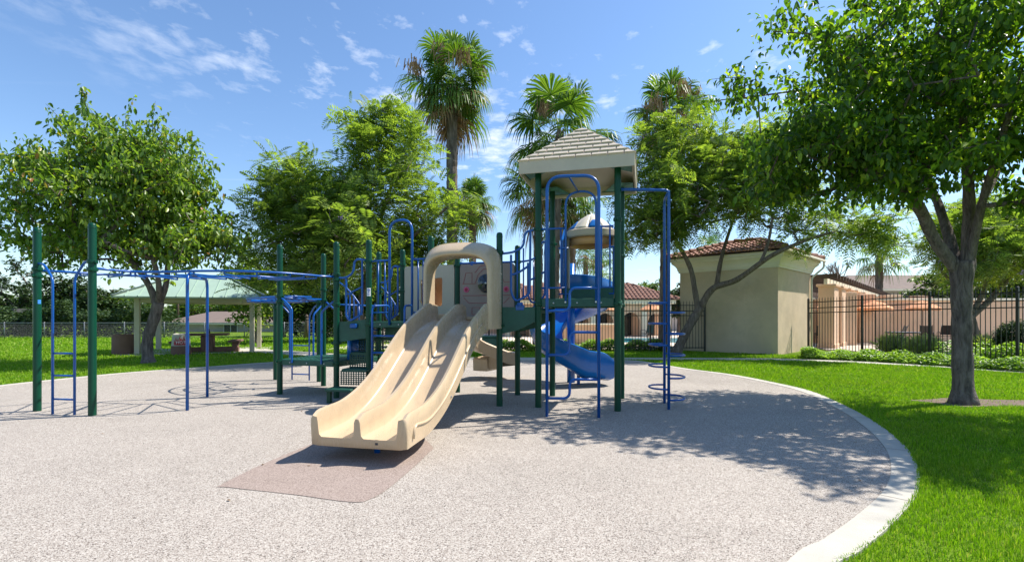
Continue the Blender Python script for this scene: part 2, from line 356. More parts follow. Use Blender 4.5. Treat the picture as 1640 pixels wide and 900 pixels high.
nt.links.new(n2.outputs['Fac'], bp.inputs['Height']); nt.links.new(bp.outputs[0], b.inputs['Normal'])
o = MB().add([(-400, -60, -.012), (400, -60, -.012), (400, 900, -.012), (-400, 900, -.012)], [(0, 1, 2, 3)]).build('lawn_ground', lawnm); tag(o, kind='structure')
o = MB().add([(x, y, 0) for x, y in OUT], [tuple(range(len(OUT)))]).build('playground_surface', rubber); tag(o, kind='structure')
n = len(OUT); OE = np.vstack([OUT, OUT2])
vs = [(x, y, .006) for x, y in OUT]+[(x, y, .006) for x, y in OUT2]+[(x, y, -.06) for x, y in OUT2]+[(x, y, -.06) for x, y in OUT]
fs = []
for i in range(n):
    j = (i+1) % n
    for a, b_ in ((0, 1), (1, 2), (3, 0)): fs.append((a*n+i, b_*n+i, b_*n+j, a*n+j))
o = MB().add(vs, fs).build('kerb', conc); tag(o, kind='structure')
jm = MB(); acc = 0
for i in range(n):
    j = (i+1) % n; acc += float(np.linalg.norm(OUT[j]-OUT[i]))
    if acc > 1.8:
        acc = 0; a_, b_ = Vector((*OUT[i], .0068)), Vector((*OUT2[i], .0068)); d_ = (b_-a_).normalized(); q_ = Vector((-d_.y, d_.x, 0))*.004; jm.add([a_-q_, b_-q_, b_+q_, a_+q_], [(0, 1, 2, 3)])
jm.build('kerb_joint', mat('joint_dirt', (.12, .10, .08), 1), o)
# brown wear patch under the slide exit
pc = [G(357, 775), G(455, 725), G(520, 700), G(640, 690), G(712, 722), G(690, 740), G(640, 775), G(610, 795), G(585, 803), G(540, 801), G(470, 790)]
pc = spline([Vector((p.x, p.y, 0)) for p in [G(355, 776), G(440, 735), G(560, 690), G(640, 680), G(690, 712), G(684, 728), G(630, 776), G(594, 799), G(560, 804), G(470, 792), G(362, 780)]], 4, True)
o = MB().add([(p.x, p.y, .004) for p in pc], [tuple(range(len(pc)))[::-1]]).build('repair_patch', rubber2); tag(o, kind='structure')
# paths
def ribbon(pts, w, z, th=.06):
    c = spline([Vector((*p, 0)) for p in pts], 8); L, Rr = [], []
    for i, p in enumerate(c):
        t = (c[min(i+1, len(c)-1)]-c[max(i-1, 0)]).normalized(); nn = Vector((-t.y, t.x, 0)); L.append(p+nn*w/2); Rr.append(p-nn*w/2)
    n = len(c); vs = [(p.x, p.y, z) for p in L+Rr]+[(p.x, p.y, z-th) for p in L+Rr]; fs = []
    for i in range(n-1): fs += [(i, n+i, n+i+1, i+1), (i+1, 2*n+i+1, 2*n+i, i), (n+i, 3*n+i, 3*n+i+1, n+i+1)]
    poly = [(p.x, p.y) for p in L]+[(p.x, p.y) for p in Rr[::-1]]; return vs, fs, np.array(poly)
PATH = [(-6, 17.3), (-2, 17.0), (2, 16.85), (5.5, 16.75), (9.3, 16.35), (12.1, 14.3), (12.95, 12.9), (16.5, 8.4), (19, 4)]
v_, f_, PPOLY = ribbon(PATH, .75, .010)
o = MB().add(v_, f_).build('garden_path', conc); tag(o, kind='structure')
v_, f_, PPOLY2 = ribbon([(-5.5, 17.3), (-8.5, 19.5), (-11.5, 21.2), (-14.5, 22.2)], 1.3, .012)
o = MB().add(v_, f_).build('shelter_path', conc); tag(o, kind='structure')
# pool terrace beyond the fence
o = MB().prism([(-8, 21.6), (8.2, 21.4), (8.4, 24), (22, 30), (60, 60), (-30, 60), (-8, 34)], -.1, .02).build('pool_terrace', mat('terrace', (.62, .52, .42), .9, var=.06)); tag(o, kind='structure')
poolw = mat('pool_water', (.06, .42, .50), .05, bump=.2, bscale=8)
o = MB().prism([(3, 27.5), (15, 27.0), (14, 33.0), (4, 33.5)], .02, .032).build('pool_water', poolw); tag(o, kind='structure')
# bare earth round the right tree
TREE_R = G(1543, 646)
earth = mat('bare_earth', (.16, .115, .085), 1, var=.3, vscale=9, bump=.8, bscale=50)
ep = [(TREE_R.x+math.cos(a)*1.0*(1+.22*math.sin(3*a+1))+.35, TREE_R.y+math.sin(a)*.42*(1+.18*math.sin(5*a))+.1) for a in [i*math.pi/14 for i in range(28)]]
o = MB().add([(x, y, .002) for x, y in ep], [tuple(range(28))]).build('bare_earth', earth); tag(o, kind='structure')
EP = np.array(ep)
# grass blades
def grass(name, box, dens, hh, ww, keep, label):
    (x0, x1, y0, y1) = box; A = (x1-x0)*(y1-y0); N = int(A*dens)
    P = np.c_[rng.uniform(x0, x1, N), rng.uniform(y0, y1, N)]
    k = keep(P); P = P[k]; N = len(P)
    h = hh*rng.uniform(.55, 1.25, N); a = rng.uniform(0, 2*np.pi, N); l = rng.uniform(.1, .75, N)*h; la = rng.uniform(0, 2*np.pi, N)
    clump = .75+.35*np.sin(P[:, 0]*5.1+1.3*np.sin(P[:, 1]*3.7))*np.sin(P[:, 1]*4.3+np.sin(P[:, 0]*2.9)); h = h*clump
    wx, wy = np.cos(a)*ww/2, np.sin(a)*ww/2; V = np.zeros((N, 5, 3), np.float32)
    bx, by = np.cos(la)*l, np.sin(la)*l
    V[:, 0] = np.c_[P[:, 0]-wx, P[:, 1]-wy, np.full(N, -.012)]; V[:, 1] = np.c_[P[:, 0]+wx, P[:, 1]+wy, np.full(N, -.012)]
    V[:, 2] = np.c_[P[:, 0]+wx*.8+bx*.3, P[:, 1]+wy*.8+by*.3, h*.6]; V[:, 3] = np.c_[P[:, 0]-wx*.8+bx*.3, P[:, 1]-wy*.8+by*.3, h*.6]
    V[:, 4] = np.c_[P[:, 0]+bx, P[:, 1]+by, h]
    base = np.arange(N)[:, None]*5
    T = np.concatenate([base+np.array([[0, 1, 2]]), base+np.array([[0, 2, 3]]), base+np.array([[3, 2, 4]])])
    return V.reshape(-1, 3), T
def lawn_keep(P, minY=0):
    k = ~inpoly(P, OUT3) & ~inpoly(P, PPOLY) & ~inpoly(P, PPOLY2)
    k &= (P[:, 1] > 0) & (np.abs(P[:, 0]) < P[:, 1]*1.06+1.2)
    return k
def rightk(P):
    k = lawn_keep(P)
    e = inpoly(P, EP) & (rng.random(len(P)) < .93); return k & ~e
VV, TT = [], []; off = 0
def addg(*a):
    global off
    V, T = grass('g', *a, None); VV.append(V); TT.append(T+off); off += len(V)
addg((1.2, 7, 1.8, 5.2), 6000, .036, .0048, rightk)
addg((3.5, 12, 5.2, 9), 3000, .040, .0068, rightk)
addg((3.5, 15, 9, 13), 1500, .044, .010, rightk)
def rk2(P): return rightk(P) & (P[:, 1] < 20)
addg((2, 15, 13, 16.6), 750, .06, .016, rk2)
addg((-6, 11, 16.6, 20.4), 420, .06, .02, lambda P: lawn_keep(P) & (P[:, 1] < 20.6-(P[:, 0] > 7.3)*(P[:, 0]-7.3)*.75))
grassm = leafmat('grass_blades', [(0, (.10, .215, .008)), (.5, (.17, .325, .012)), (.9, (.25, .41, .025)), (1, (.40, .40, .13))], .38, .5, (1.5, 1.6, .5), .22, (.23, .30, .03))
o = npmesh('grass', np.vstack(VV), np.vstack(TT), grassm); tag(o, 'bright green mown grass of the lawn beside the curved kerb', 'grass', kind='stuff')
VV, TT = [], []; off = 0
addg((-16, -6, 9.5, 16), 700, .065, .015, lambda P: lawn_keep(P) & (P[:, 0] < -5))
addg((-26, -4, 16, 24), 170, .07, .03, lambda P: lawn_keep(P))
addg((-40, -4, 24, 36), 45, .09, .06, lambda P: lawn_keep(P))
o = npmesh('grass', np.vstack(VV), np.vstack(TT), grassm); tag(o, 'sunny mown grass of the park lawn around the picnic shelter', 'grass', kind='stuff')

# ------------------------------------------------------------------ vegetation generators
def unit(n): v = rng.normal(size=(n, 3)); return v/np.linalg.norm(v, axis=1)[:, None]
def leaves_at(P, size, droop=.5, jitter=.35, shape='oval', aspect=.5):
    """oval pointed leaves, 6 verts, 2 quads folded along the midrib"""
    N = len(P); a = rng.uniform(0, 2*np.pi, N); pitch = -droop*rng.uniform(.2, 1.6, N)+rng.normal(0, .35, N)
    d = np.c_[np.cos(a)*np.cos(pitch), np.sin(a)*np.cos(pitch), np.sin(pitch)]
    s = np.cross(d, np.c_[rng.normal(0, .35, N), rng.normal(0, .35, N), np.ones(N)]); s /= np.linalg.norm(s, axis=1)[:, None]+1e-9
    nrm = np.cross(s, d); L = size*rng.uniform(1-jitter, 1+jitter, N)[:, None]; wd = L*aspect*.5
    V = np.zeros((N, 6, 3)); fold = wd*.35
    V[:, 0] = P; V[:, 3] = P+d*L-nrm*L*.10
    V[:, 1] = P+d*L*.28+s*wd*.9+nrm*fold; V[:, 2] = P+d*L*.66+s*wd*.8+nrm*fold*.6
    V[:, 5] = P+d*L*.28-s*wd*.9+nrm*fold; V[:, 4] = P+d*L*.66-s*wd*.8+nrm*fold*.6
    b = np.arange(N)[:, None]*6
    return V.reshape(-1, 3), np.concatenate([b+np.array([[0, 1, 2, 3]]), b+np.array([[0, 3, 4, 5]])])
def fronds_at(P, D, L0, np_=7):
    """feathery compound leaves: pairs of narrow leaflets along an arching rachis"""
    N = len(P); up = np.array([0, 0, 1.0]); s = np.cross(D, up+rng.normal(0, .3, (N, 3))); s /= np.linalg.norm(s, axis=1)[:, None]+1e-9
    nrm = np.cross(s, D); L = (L0*rng.uniform(.7, 1.25, N))[:, None]; Vs, Fs = [], []; off = 0
    for i in range(np_):
        t = (i+.7)/np_; c = P+D*L*t-up*L*.28*t*t; wl = L*.42*math.sin(math.pi*(.18+.72*t)); ww = L*.055
        for sg in (-1, 1):
            dd = s*sg*.9+D*.45+nrm*.12; tip = c+dd*wl-up*wl*.18; mid = c+dd*wl*.5
            V = np.stack([c-D*ww*.3, mid+D*ww, tip, mid-D*ww], 1); Vs.append(V.reshape(-1, 3)); Fs.append(np.arange(N*4).reshape(N, 4)+off); off += N*4
    return np.vstack(Vs), np.vstack(Fs)
def make_tree(name, label, base, trunk, lobes, nclump, clr, nleaf, leafsize, lm, bark, r0, kind='oval', group=None, droop=.6, spray=60, aspect=.5, cat='tree', inner_hollow=.45, twig=.012, tw=4, fsz=None):
    """trunk: list of limb polylines (world pts with radius); lobes: list of (centre, (rx,ry,rz), weight)"""
    t = thing(name, label, cat, tuple(base), group)
    nodes = []; par = []; rad0 = {}
    for limb in trunk:
        prev = None
        if nodes and (Vector(limb[0][:3])-Vector(trunk[0][0][:3])).length > .01:
            q = Vector(limb[0][:3]); prev = min(range(len(nodes)), key=lambda i: (nodes[i]-q).length)
        pts = spline([Vector(p[:3]) for p in limb], 5); rr = np.interp(np.linspace(0, 1, len(pts)), np.linspace(0, 1, len(limb)), [p[3] for p in limb])
        for i, p in enumerate(pts):
            if i == 0 and prev is not None and (nodes[prev]-p).length < .02: continue
            nodes.append(p); par.append(prev if prev is not None else -1); prev = len(nodes)-1; rad0[prev] = float(rr[i])
    nfix = len(nodes)
    C = []
    w = np.array([l[2] for l in lobes], float); w /= w.sum()
    for li in rng.choice(len(lobes), nclump, p=w):
        c, r, _ = lobes[li]; u = unit(1)[0]; rr = rng.uniform(inner_hollow**3, 1)**(1/3)
        C.append(np.array(c)+u*np.array(r)*rr)
    C = np.array(C)
    root = np.array(trunk[0][-1][:3]); order = np.argsort(np.linalg.norm(C-root, axis=1))
    NA = np.array([tuple(p) for p in nodes]); start = max(2, 5); plen = [0.0]*len(nodes)
    arr = [tuple(p) for p in nodes]; ends = []
    minz = min(p[2] for p in trunk[-1])if len(trunk) > 1 else trunk[0][-1][2]*.7
    pen = np.array([0.0 if p.z > trunk[0][-1][2]*.75 else 50.0 for p in nodes])
    A = np.array(arr); 
    for ci in order:
        q = C[ci]; d = np.linalg.norm(A-q, axis=1)+pen+ .6*np.maximum(0, A[:, 2]-q[2]); i = int(np.argmin(d)); p0 = A[i]; dist = np.linalg.norm(q-p0)
        m = max(1, int(dist/.45)); prev = i; newp = []
        for k in range(1, m+1):
            f = k/m; pt = p0+(q-p0)*f+rng.normal(0, .05*min(1, dist), 3)*(k < m)+np.array([0, 0, .10*dist*math.sin(math.pi*f)])
            nodes.append(Vector(pt)); par.append(prev); prev = len(nodes)-1; newp.append(pt)
        A = np.vstack([A, newp]); pen = np.r_[pen, np.zeros(len(newp))]; ends.append(prev)
    cnt = np.zeros(len(nodes)); 
    for e in ends:
        i = e
        while i != -1: cnt[i] += 1; i = par[i]
    rad = twig*np.power(np.maximum(cnt, 1), .42)
    for i in range(nfix): rad[i] = max(rad0[i], rad[i]*.0)
    for i in range(nfix, len(nodes)): rad[i] = min(rad[i], rad[par[i]]*.92)
    # branch tubes
    mb = MB(); tb = MB()
    for limb in trunk:
        pts = spline([Vector(p[:3]) for p in limb], 6); rr = np.interp(np.linspace(0, 1, len(pts)), np.linspace(0, 1, len(limb)), [p[3] for p in limb])
        rr = [float(r_)*(1+.05*math.sin(i*1.7)) for i, r_ in enumerate(rr)]
        if limb is trunk[0]:
            rr[0] *= 1.45; rr[1] *= 1.15
            pts[0] = pts[0]-Vector((0, 0, .05))
        mb.tube(pts, rr, 14)
    n = tw; Pn = np.array([tuple(p) for p in nodes]); ii = np.arange(nfix, len(nodes)); pp = np.array(par)[ii]
    a, b_ = Pn[pp], Pn[ii]; d = b_-a; d /= np.linalg.norm(d, axis=1)[:, None]+1e-9; s = np.cross(d, [.3, .5, .81]); s /= np.linalg.norm(s, axis=1)[:, None]+1e-9; u = np.cross(d, s)
    ra = np.minimum(rad[pp], rad[ii]*1.6)[:, None]; rb = rad[ii][:, None]; ring = []
    for (c, r_) in ((a, ra), (b_, rb)):
        for k in range(n): an = 2*np.pi*k/n; ring.append(c+(s*np.cos(an)+u*np.sin(an))*r_)
    V = np.stack(ring, 1).reshape(-1, 3); bb = np.arange(len(ii))[:, None]*2*n
    Fc = np.concatenate([bb+np.array([[k, (k+1) % n, n+(k+1) % n, n+k]]) for k in range(n)])
    mb.add(V.tolist(), Fc.tolist())
    # leaves
    per = max(1, nleaf//len(C)); off3 = rng.normal(0, 1, (len(C), per, 3)); off3 /= np.linalg.norm(off3, axis=2)[:, :, None]; off3 *= (rng.uniform(0, 1, (len(C), per, 1))**.5)*clr*rng.uniform(.6, 1.3, (len(C), 1, 1))
    off3[:, :, 2] *= (.65 if kind == 'oval' else .95); P = (C[:, None, :]+off3).reshape(-1, 3)
    # twigs sticking out of the outline
    ctr = np.mean(C, axis=0); dist = np.linalg.norm((C-ctr)/np.array([1, 1, .8]), axis=1); outs = np.argsort(-dist)[:max(1, int(len(C)*.35))]; ex = []
    for _ in range(spray):
        c = C[rng.choice(outs)]; dr = (c-ctr); dr /= np.linalg.norm(dr); dr = dr+rng.normal(0, .35, 3)+np.array([0, 0, .2]); dr /= np.linalg.norm(dr); L = rng.uniform(.3, 1.0)*clr*1.9
        tp = [Vector(c+dr*L*f+np.array([0, 0, -.12*L*f*f])) for f in (0, .35, .7, 1)]; tb.tube(tp, [twig*.8, twig*.6, twig*.45, twig*.3], 4)
        for f in np.linspace(.15, 1, int(8+L*14)): ex.append(c+dr*L*f+np.array([0, 0, -.12*L*f*f])+rng.normal(0, leafsize*.35, 3))
    if spray: P = np.vstack([P, ex]); mb.add(tb.v, tb.f)
    mb.build('trunk', bark, t, smooth=True)
    if kind == 'oval': V, Fc = leaves_at(P, leafsize, droop, aspect=aspect)
    else:
        dr = P-np.repeat(C, per, 0) if not spray else P-np.vstack([np.repeat(C, per, 0), np.array(ex)-.3*unit(len(ex))])
        dr = dr/(np.linalg.norm(dr, axis=1)[:, None]+1e-6)+rng.normal(0, .6, P.shape); dr[:, 2] = dr[:, 2]*.85+.05; dr /= np.linalg.norm(dr, axis=1)[:, None]
        V, Fc = fronds_at(P, dr, leafsize)
    npmesh('crown', V, Fc, lm, t)
    if kind == 'frond' and name == 'jacaranda_tree':
        for c in C[outs[::max(1, len(outs)//7)]]:
            o3 = c+(c-ctr)/np.linalg.norm(c-ctr)*clr*.7; V, Fc = leaves_at(o3+rng.normal(0, .07, (26, 3)), .07, .5); npmesh('blossom', V, Fc, lilac, t)
    return t
def lobes_in(c, r, k, s=.5, seed=0, flat=1.0):
    g = np.random.default_rng(seed); L = []
    for i in range(k):
        u = g.normal(size=3); u /= np.linalg.norm(u); q = g.uniform(.35, .75)
        rr = s*g.uniform(.7, 1.25); L.append((np.array(c)+u*np.array(r)*q, (r[0]*rr, r[1]*rr, r[2]*rr*flat), rr**2))
    L.append((np.array(c), (r[0]*.7, r[1]*.7, r[2]*.7), .6)); return L
def barkmat(name, c1, c2, scale=14):
    m = bpy.data.materials.new(name); m.use_nodes = True; nt = m.node_tree; b = nt.nodes['Principled BSDF']; b.inputs['Roughness'].default_value = .95; b.inputs['Specular IOR Level'].default_value = .15
    tc = nt.nodes.new('ShaderNodeTexCoord'); mp = nt.nodes.new('ShaderNodeMapping'); mp.inputs['Scale'].default_value = (1, 1, .22); nt.links.new(tc.outputs['Object'], mp.inputs[0])
    n = nt.nodes.new('ShaderNodeTexNoise'); n.inputs['Scale'].default_value = scale; n.inputs['Detail'].default_value = 9; n.inputs['Roughness'].default_value = .7; n.inputs['Distortion'].default_value = .6
    nt.links.new(mp.outputs[0], n.inputs['Vector']); cr = nt.nodes.new('ShaderNodeValToRGB'); nt.links.new(n.outputs['Fac'], cr.inputs[0])
    cr.color_ramp.elements[0].position = .36; cr.color_ramp.elements[1].position = .66; cr.color_ramp.elements[0].color = (*c1, 1); cr.color_ramp.elements[1].color = (*c2, 1)
    nt.links.new(cr.outputs[0], b.inputs['Base Color'])
    vo = nt.nodes.new('ShaderNodeTexVoronoi'); vo.inputs['Scale'].default_value = scale*3.2; vo.feature = 'DISTANCE_TO_EDGE'; nt.links.new(mp.outputs[0], vo.inputs['Vector'])
    mm = nt.nodes.new('ShaderNodeMath'); mm.operation = 'ADD'; nt.links.new(vo.outputs[0], mm.inputs[0]); nt.links.new(n.outputs['Fac'], mm.inputs[1])
    bp = nt.nodes.new('ShaderNodeBump'); bp.inputs['Strength'].default_value = .8; bp.inputs['Distance'].default_value = .03
    nt.links.new(mm.outputs[0], bp.inputs['Height']); nt.links.new(bp.outputs[0], b.inputs['Normal']); return m
bark1 = barkmat('grey_bark', (.075, .06, .055), (.24, .20, .18))
bark2 = barkmat('brown_bark', (.10, .075, .06), (.26, .21, .17))
barkp = barkmat('palm_bark', (.09, .07, .055), (.27, .22, .18), 9)
leafA = leafmat('broad_leaf', [(0, (.028, .07, .010)), (.5, (.055, .12, .013)), (.82, (.12, .21, .018)), (1, (.26, .33, .03))], .46, .38, (2.3, 2.4, .7), .4)
leafL = leafmat('broad_leaf_left', [(0, (.055, .11, .018)), (.5, (.12, .20, .03)), (.86, (.24, .32, .05)), (.975, (.28, .35, .06)), (1, (.36, .15, .06))], .42, .36, (1.9, 2.1, .7), .5)
leafJ = leafmat('feathery_leaf', [(0, (.085, .135, .035)), (.5, (.14, .21, .05)), (.93, (.24, .32, .065)), (1, (.36, .42, .10))], .5, .5, (1.8, 1.9, .6), .3)
leafD = leafmat('dark_evergreen', [(0, (.025, .05, .02)), (.6, (.045, .085, .03)), (1, (.09, .13, .05))], .2, .6, (1.5, 1.6, .7), .2)
leafM = leafmat('mid_green_leaf', [(0, (.05, .10, .02)), (.6, (.085, .15, .03)), (1, (.15, .22, .045))], .35, .5, (1.8, 1.8, .6), .3)
lilac = leafmat('lilac_petal', [(0, (.30, .22, .55)), (1, (.45, .36, .7))], .4, .6, (1.3, 1.3, 1.3))
def V4(px, py, Y, r): p = PY(px, py, Y); return (p.x, p.y, p.z, r)
# big tree at the right, on the lawn
b = TREE_R; Y = b.y
make_tree('broadleaf_tree', 'big leafy tree on the lawn at the right, trunk in bare earth', b,
    [[(b.x, b.y, 0, .155), (b.x-.02, b.y, .9, .132), (b.x-.03, b.y, 1.7, .138), (b.x-.03, b.y, 2.3, .165)],
     [(b.x-.08, b.y, 2.15, .10), V4(1497, 385, Y, .085), V4(1470, 330, Y-.1, .085), V4(1430, 295, Y-.4, .065), V4(1390, 270, Y-.8, .045)],
     [(b.x-.03, b.y+.05, 2.15, .10), V4(1512, 355, Y+.5, .07), V4(1490, 300, Y+.9, .06), V4(1440, 230, Y+1.2, .04)],
     [(b.x+.06, b.y, 2.15, .11), V4(1552, 350, Y, .085), V4(1550, 280, Y-.1, .075), V4(1540, 180, Y-.3, .05), V4(1500, 60, Y-.5, .035)],
     [(b.x+.10, b.y, 2.3, .07), V4(1572, 330, Y-.3, .055), V4(1592, 260, Y-.6, .05), V4(1620, 170, Y-1.0, .035)],
     [(b.x+.05, b.y+.05, 2.2, .07), V4(1565, 340, Y+.5, .055), V4(1600, 270, Y+1.0, .045), V4(1650, 120, Y+1.5, .03)]],
    lobes_in((7.35, 7.9, 5.15), (3.6, 3.0, 2.2), 16, .42, 3)+[((9.7, 6.8, 5.0), (1.6, 1.5, 1.3), .7), ((4.55, 7.9, 5.2), (.95, 1.0, 1.05), .22), ((4.7, 7.6, 3.9), (.95, 1, .7), .22), ((5.9, 7.4, 3.75), (1.2, 1, .6), .22), ((8.3, 7.2, 3.6), (1.3, 1, .6), .2)],
    680, .42, 38000, .112, leafA, bark1, .2, spray=110, droop=.9, aspect=.55, twig=.009)
# tree at the left
b = G(238, 582); Y = b.y
make_tree('broadleaf_tree', 'round leafy tree left of the picnic shelter, leaning forked trunk', b,
    [[(b.x, b.y, 0, .165), V4(236, 545, Y, .15), V4(247, 510, Y, .15), V4(254, 485, Y, .16)],
     [V4(250, 488, Y, .11), V4(240, 460, Y, .09), V4(215, 425, Y, .08), V4(160, 380, Y-.4, .05)],
     [V4(254, 488, Y, .10), V4(266, 455, Y, .08), V4(275, 400, Y+.4, .07), V4(320, 340, Y+.4, .05)],
     [V4(253, 488, Y, .09), V4(253, 445, Y-.4, .07), V4(230, 360, Y-.5, .06), V4(220, 280, Y-.3, .04)]],
    lobes_in((-11.75, 15.1, 4.75), (3.8, 3.0, 2.3), 20, .36, 11)+[((-11.9, 15, 6.4), (1.5, 1.4, 1.0), .5), ((-10.3, 15, 6.2), (1.2, 1.3, .9), .3), ((-13.3, 15, 5.8), (1.2, 1.3, .9), .3), ((-11.7, 14.8, 5.0), (2.6, 2.0, 1.5), .8), ((-14.3, 15, 4.0), (1.2, 1.2, .8), .25), ((-9.3, 15, 3.7), (1.2, 1.2, .8), .25), ((-11.5, 14.6, 3.4), (1.5, 1.2, .7), .22)],
    620, .50, 24000, .16, leafL, bark1, .2, spray=120, droop=.9, aspect=.5, twig=.011)
# feathery trees
b = Vector((-5.4, 17.6, 0)); Y = 17.6
make_tree('jacaranda_tree', 'wide feathery tree behind the climbing frame left of the tall palm', b,
    [[(b.x, b.y, 0, .2), (b.x+.05, b.y, 1.0, .17), (b.x+.0, b.y, 1.7, .17)],
     [(b.x, b.y, 1.6, .13), V4(545, 440, Y, .10), V4(520, 380, Y, .07), V4(470, 320, Y, .04)],
     [(b.x, b.y, 1.6, .13), V4(590, 430, Y+.4, .10), V4(610, 350, Y+.4, .07), V4(640, 260, Y, .04)],
     [(b.x, b.y, 1.6, .11), V4(600, 440, Y-.5, .08), V4(660, 380, Y-.7, .06), V4(720, 330, Y-.5, .04)]],
    lobes_in((-5.6, 17.6, 5.0), (3.8, 3.0, 2.9), 16, .38, 5)+[((-4.3, 17.4, 7.0), (1.4, 1.4, 1.2), .4), ((-7.2, 17.6, 6.0), (1.5, 1.3, 1.1), .5), ((-2.7, 17.4, 4.9), (1.2, 1.3, 1.1), .3), ((-8.2, 17.6, 5.2), (1.0, 1.2, 1.0), .2), ((-3.2, 17, 3.2), (1.6, 1.2, .8), .25), ((-7.6, 17, 3.2), (1.5, 1.2, .8), .25)],
    470, .55, 5200, .52, leafJ, bark2, .2, kind='frond', spray=60, twig=.012)
b = G(1082, 566); Y = b.y
make_tree('jacaranda_tree', 'feathery tree with a bent grey trunk in front of the tan pump house', b,
    [[(b.x, b.y, 0, .19), V4(1102, 525, Y, .17), V4(1122, 492, Y, .16)],
     [V4(1118, 498, Y, .12), V4(1112, 460, Y, .10), V4(1104, 425, Y, .09), V4(1075, 370, Y-.3, .06), V4(1060, 320, Y-.3, .04)],
     [V4(1122, 492, Y, .14), V4(1142, 462, Y-.3, .12), V4(1180, 448, Y-.9, .10), V4(1235, 410, Y-1.9, .08), V4(1290, 385, Y-2.4, .05), V4(1340, 370, Y-2.6, .035)],
     [V4(1148, 457, Y, .10), V4(1154, 420, Y, .08), V4(1165, 380, Y+.3, .06), V4(1190, 310, Y+.3, .04)],
     [V4(1218, 420, Y-1.6, .06), V4(1230, 390, Y-1.7, .05), V4(1238, 345, Y-1.6, .035)]],
    lobes_in((8.2, 18.6, 6.4), (3.9, 2.6, 2.2), 14, .40, 8)+[((5.4, 18.8, 5.8), (1.1, 1.2, 1.8), .4), ((6.4, 19, 8.0), (1.5, 1.4, .8), .35), ((10.6, 17.6, 4.7), (1.6, 1.2, .55), .22), ((11.8, 16.6, 4.3), (1.1, 1, .45), .14)],
    390, .52, 4000, .52, leafJ, bark2, .2, kind='frond', spray=60, twig=.012)
b = Vector((18.3, 19.4, 0)); Y = 19.4
make_tree('jacaranda_tree', 'feathery tree standing inside the iron fence behind the big trunk', b,
    [[(b.x, b.y, 0, .17), (b.x-.35, b.y, .9, .15), (b.x-.5, b.y, 1.5, .14)],
     [(b.x-.5, b.y, 1.4, .11), (b.x-.9, b.y, 2.3, .08), (b.x-1.6, b.y, 3.2, .05)],
     [(b.x-.5, b.y, 1.4, .12), (b.x+.4, b.y, 2.2, .1), (b.x+1.3, b.y, 3.3, .07), (b.x+2.3, b.y, 4.0, .04)],
     [(b.x-.5, b.y, 1.5, .10), (b.x+.1, b.y, 2.6, .08), (b.x+.0, b.y, 3.8, .05)]],
    lobes_in((18.6, 19.4, 4.6), (3.3, 2.3, 1.7), 12, .42, 21), 300, .5, 3400, .48, leafJ, bark2, .2, kind='frond', spray=40, twig=.012)
# ---- palms
palmleaf = leafmat('palm_leaf', [(0, (.05, .11, .02)), (.6, (.085, .17, .03)), (1, (.15, .24, .05))], .35, .45, (1.8, 1.8, .5), .4)
deadleaf = leafmat('dead_palm_leaf', [(0, (.22, .13, .075)), (.6, (.34, .22, .12)), (1, (.45, .33, .18))], .2, .8, (1.2, 1.1, .9), .1)
def fan(P0, d, L, R_, nb, droopf, Vs, Fs, off):
    """a fan leaf: petiole + nb folded blades whose tips droop"""
    d = d/np.linalg.norm(d); s = np.cross(d, [0, 0, 1.0]); s /= np.linalg.norm(s)+1e-9; u = np.cross(s, d)
    c = P0+d*L+np.array([0, 0, -.06*L]); w = .014
    Vs.append(np.array([P0-s*w, P0+s*w, c+s*w, c-s*w])); Fs.append(np.arange(4)+off[0]); off[0] += 4
    for i in range(nb):
        a = (i/(nb-1)-.5)*math.pi*1.35+rng.normal(0, .03); dd = d*math.cos(a)+s*math.sin(a)+u*rng.normal(.02, .06); dd /= np.linalg.norm(dd)
        Rl = R_*(1-.22*abs(a)/2)*rng.uniform(.88, 1.08); bw = R_*.034; pr = np.cross(dd, u)
        p1 = c+dd*Rl*.5+np.array([0, 0, -droopf*Rl*.10]); p2 = c+dd*Rl*.8+np.array([0, 0, -droopf*Rl*.32]); p3 = c+dd*Rl*(.95)+np.array([0, 0, -droopf*Rl*.72])
        Vs.append(np.array([c-pr*.004, c+pr*.004, p1+pr*bw, p1-pr*bw, p2+pr*bw*.62, p2-pr*bw*.62, p3+pr*.003, p3-pr*.003])); o_ = off[0]
        Fs.append(np.array([[0, 1, 2, 3], [3, 2, 4, 5], [5, 4, 6, 7]])+o_); off[0] += 8
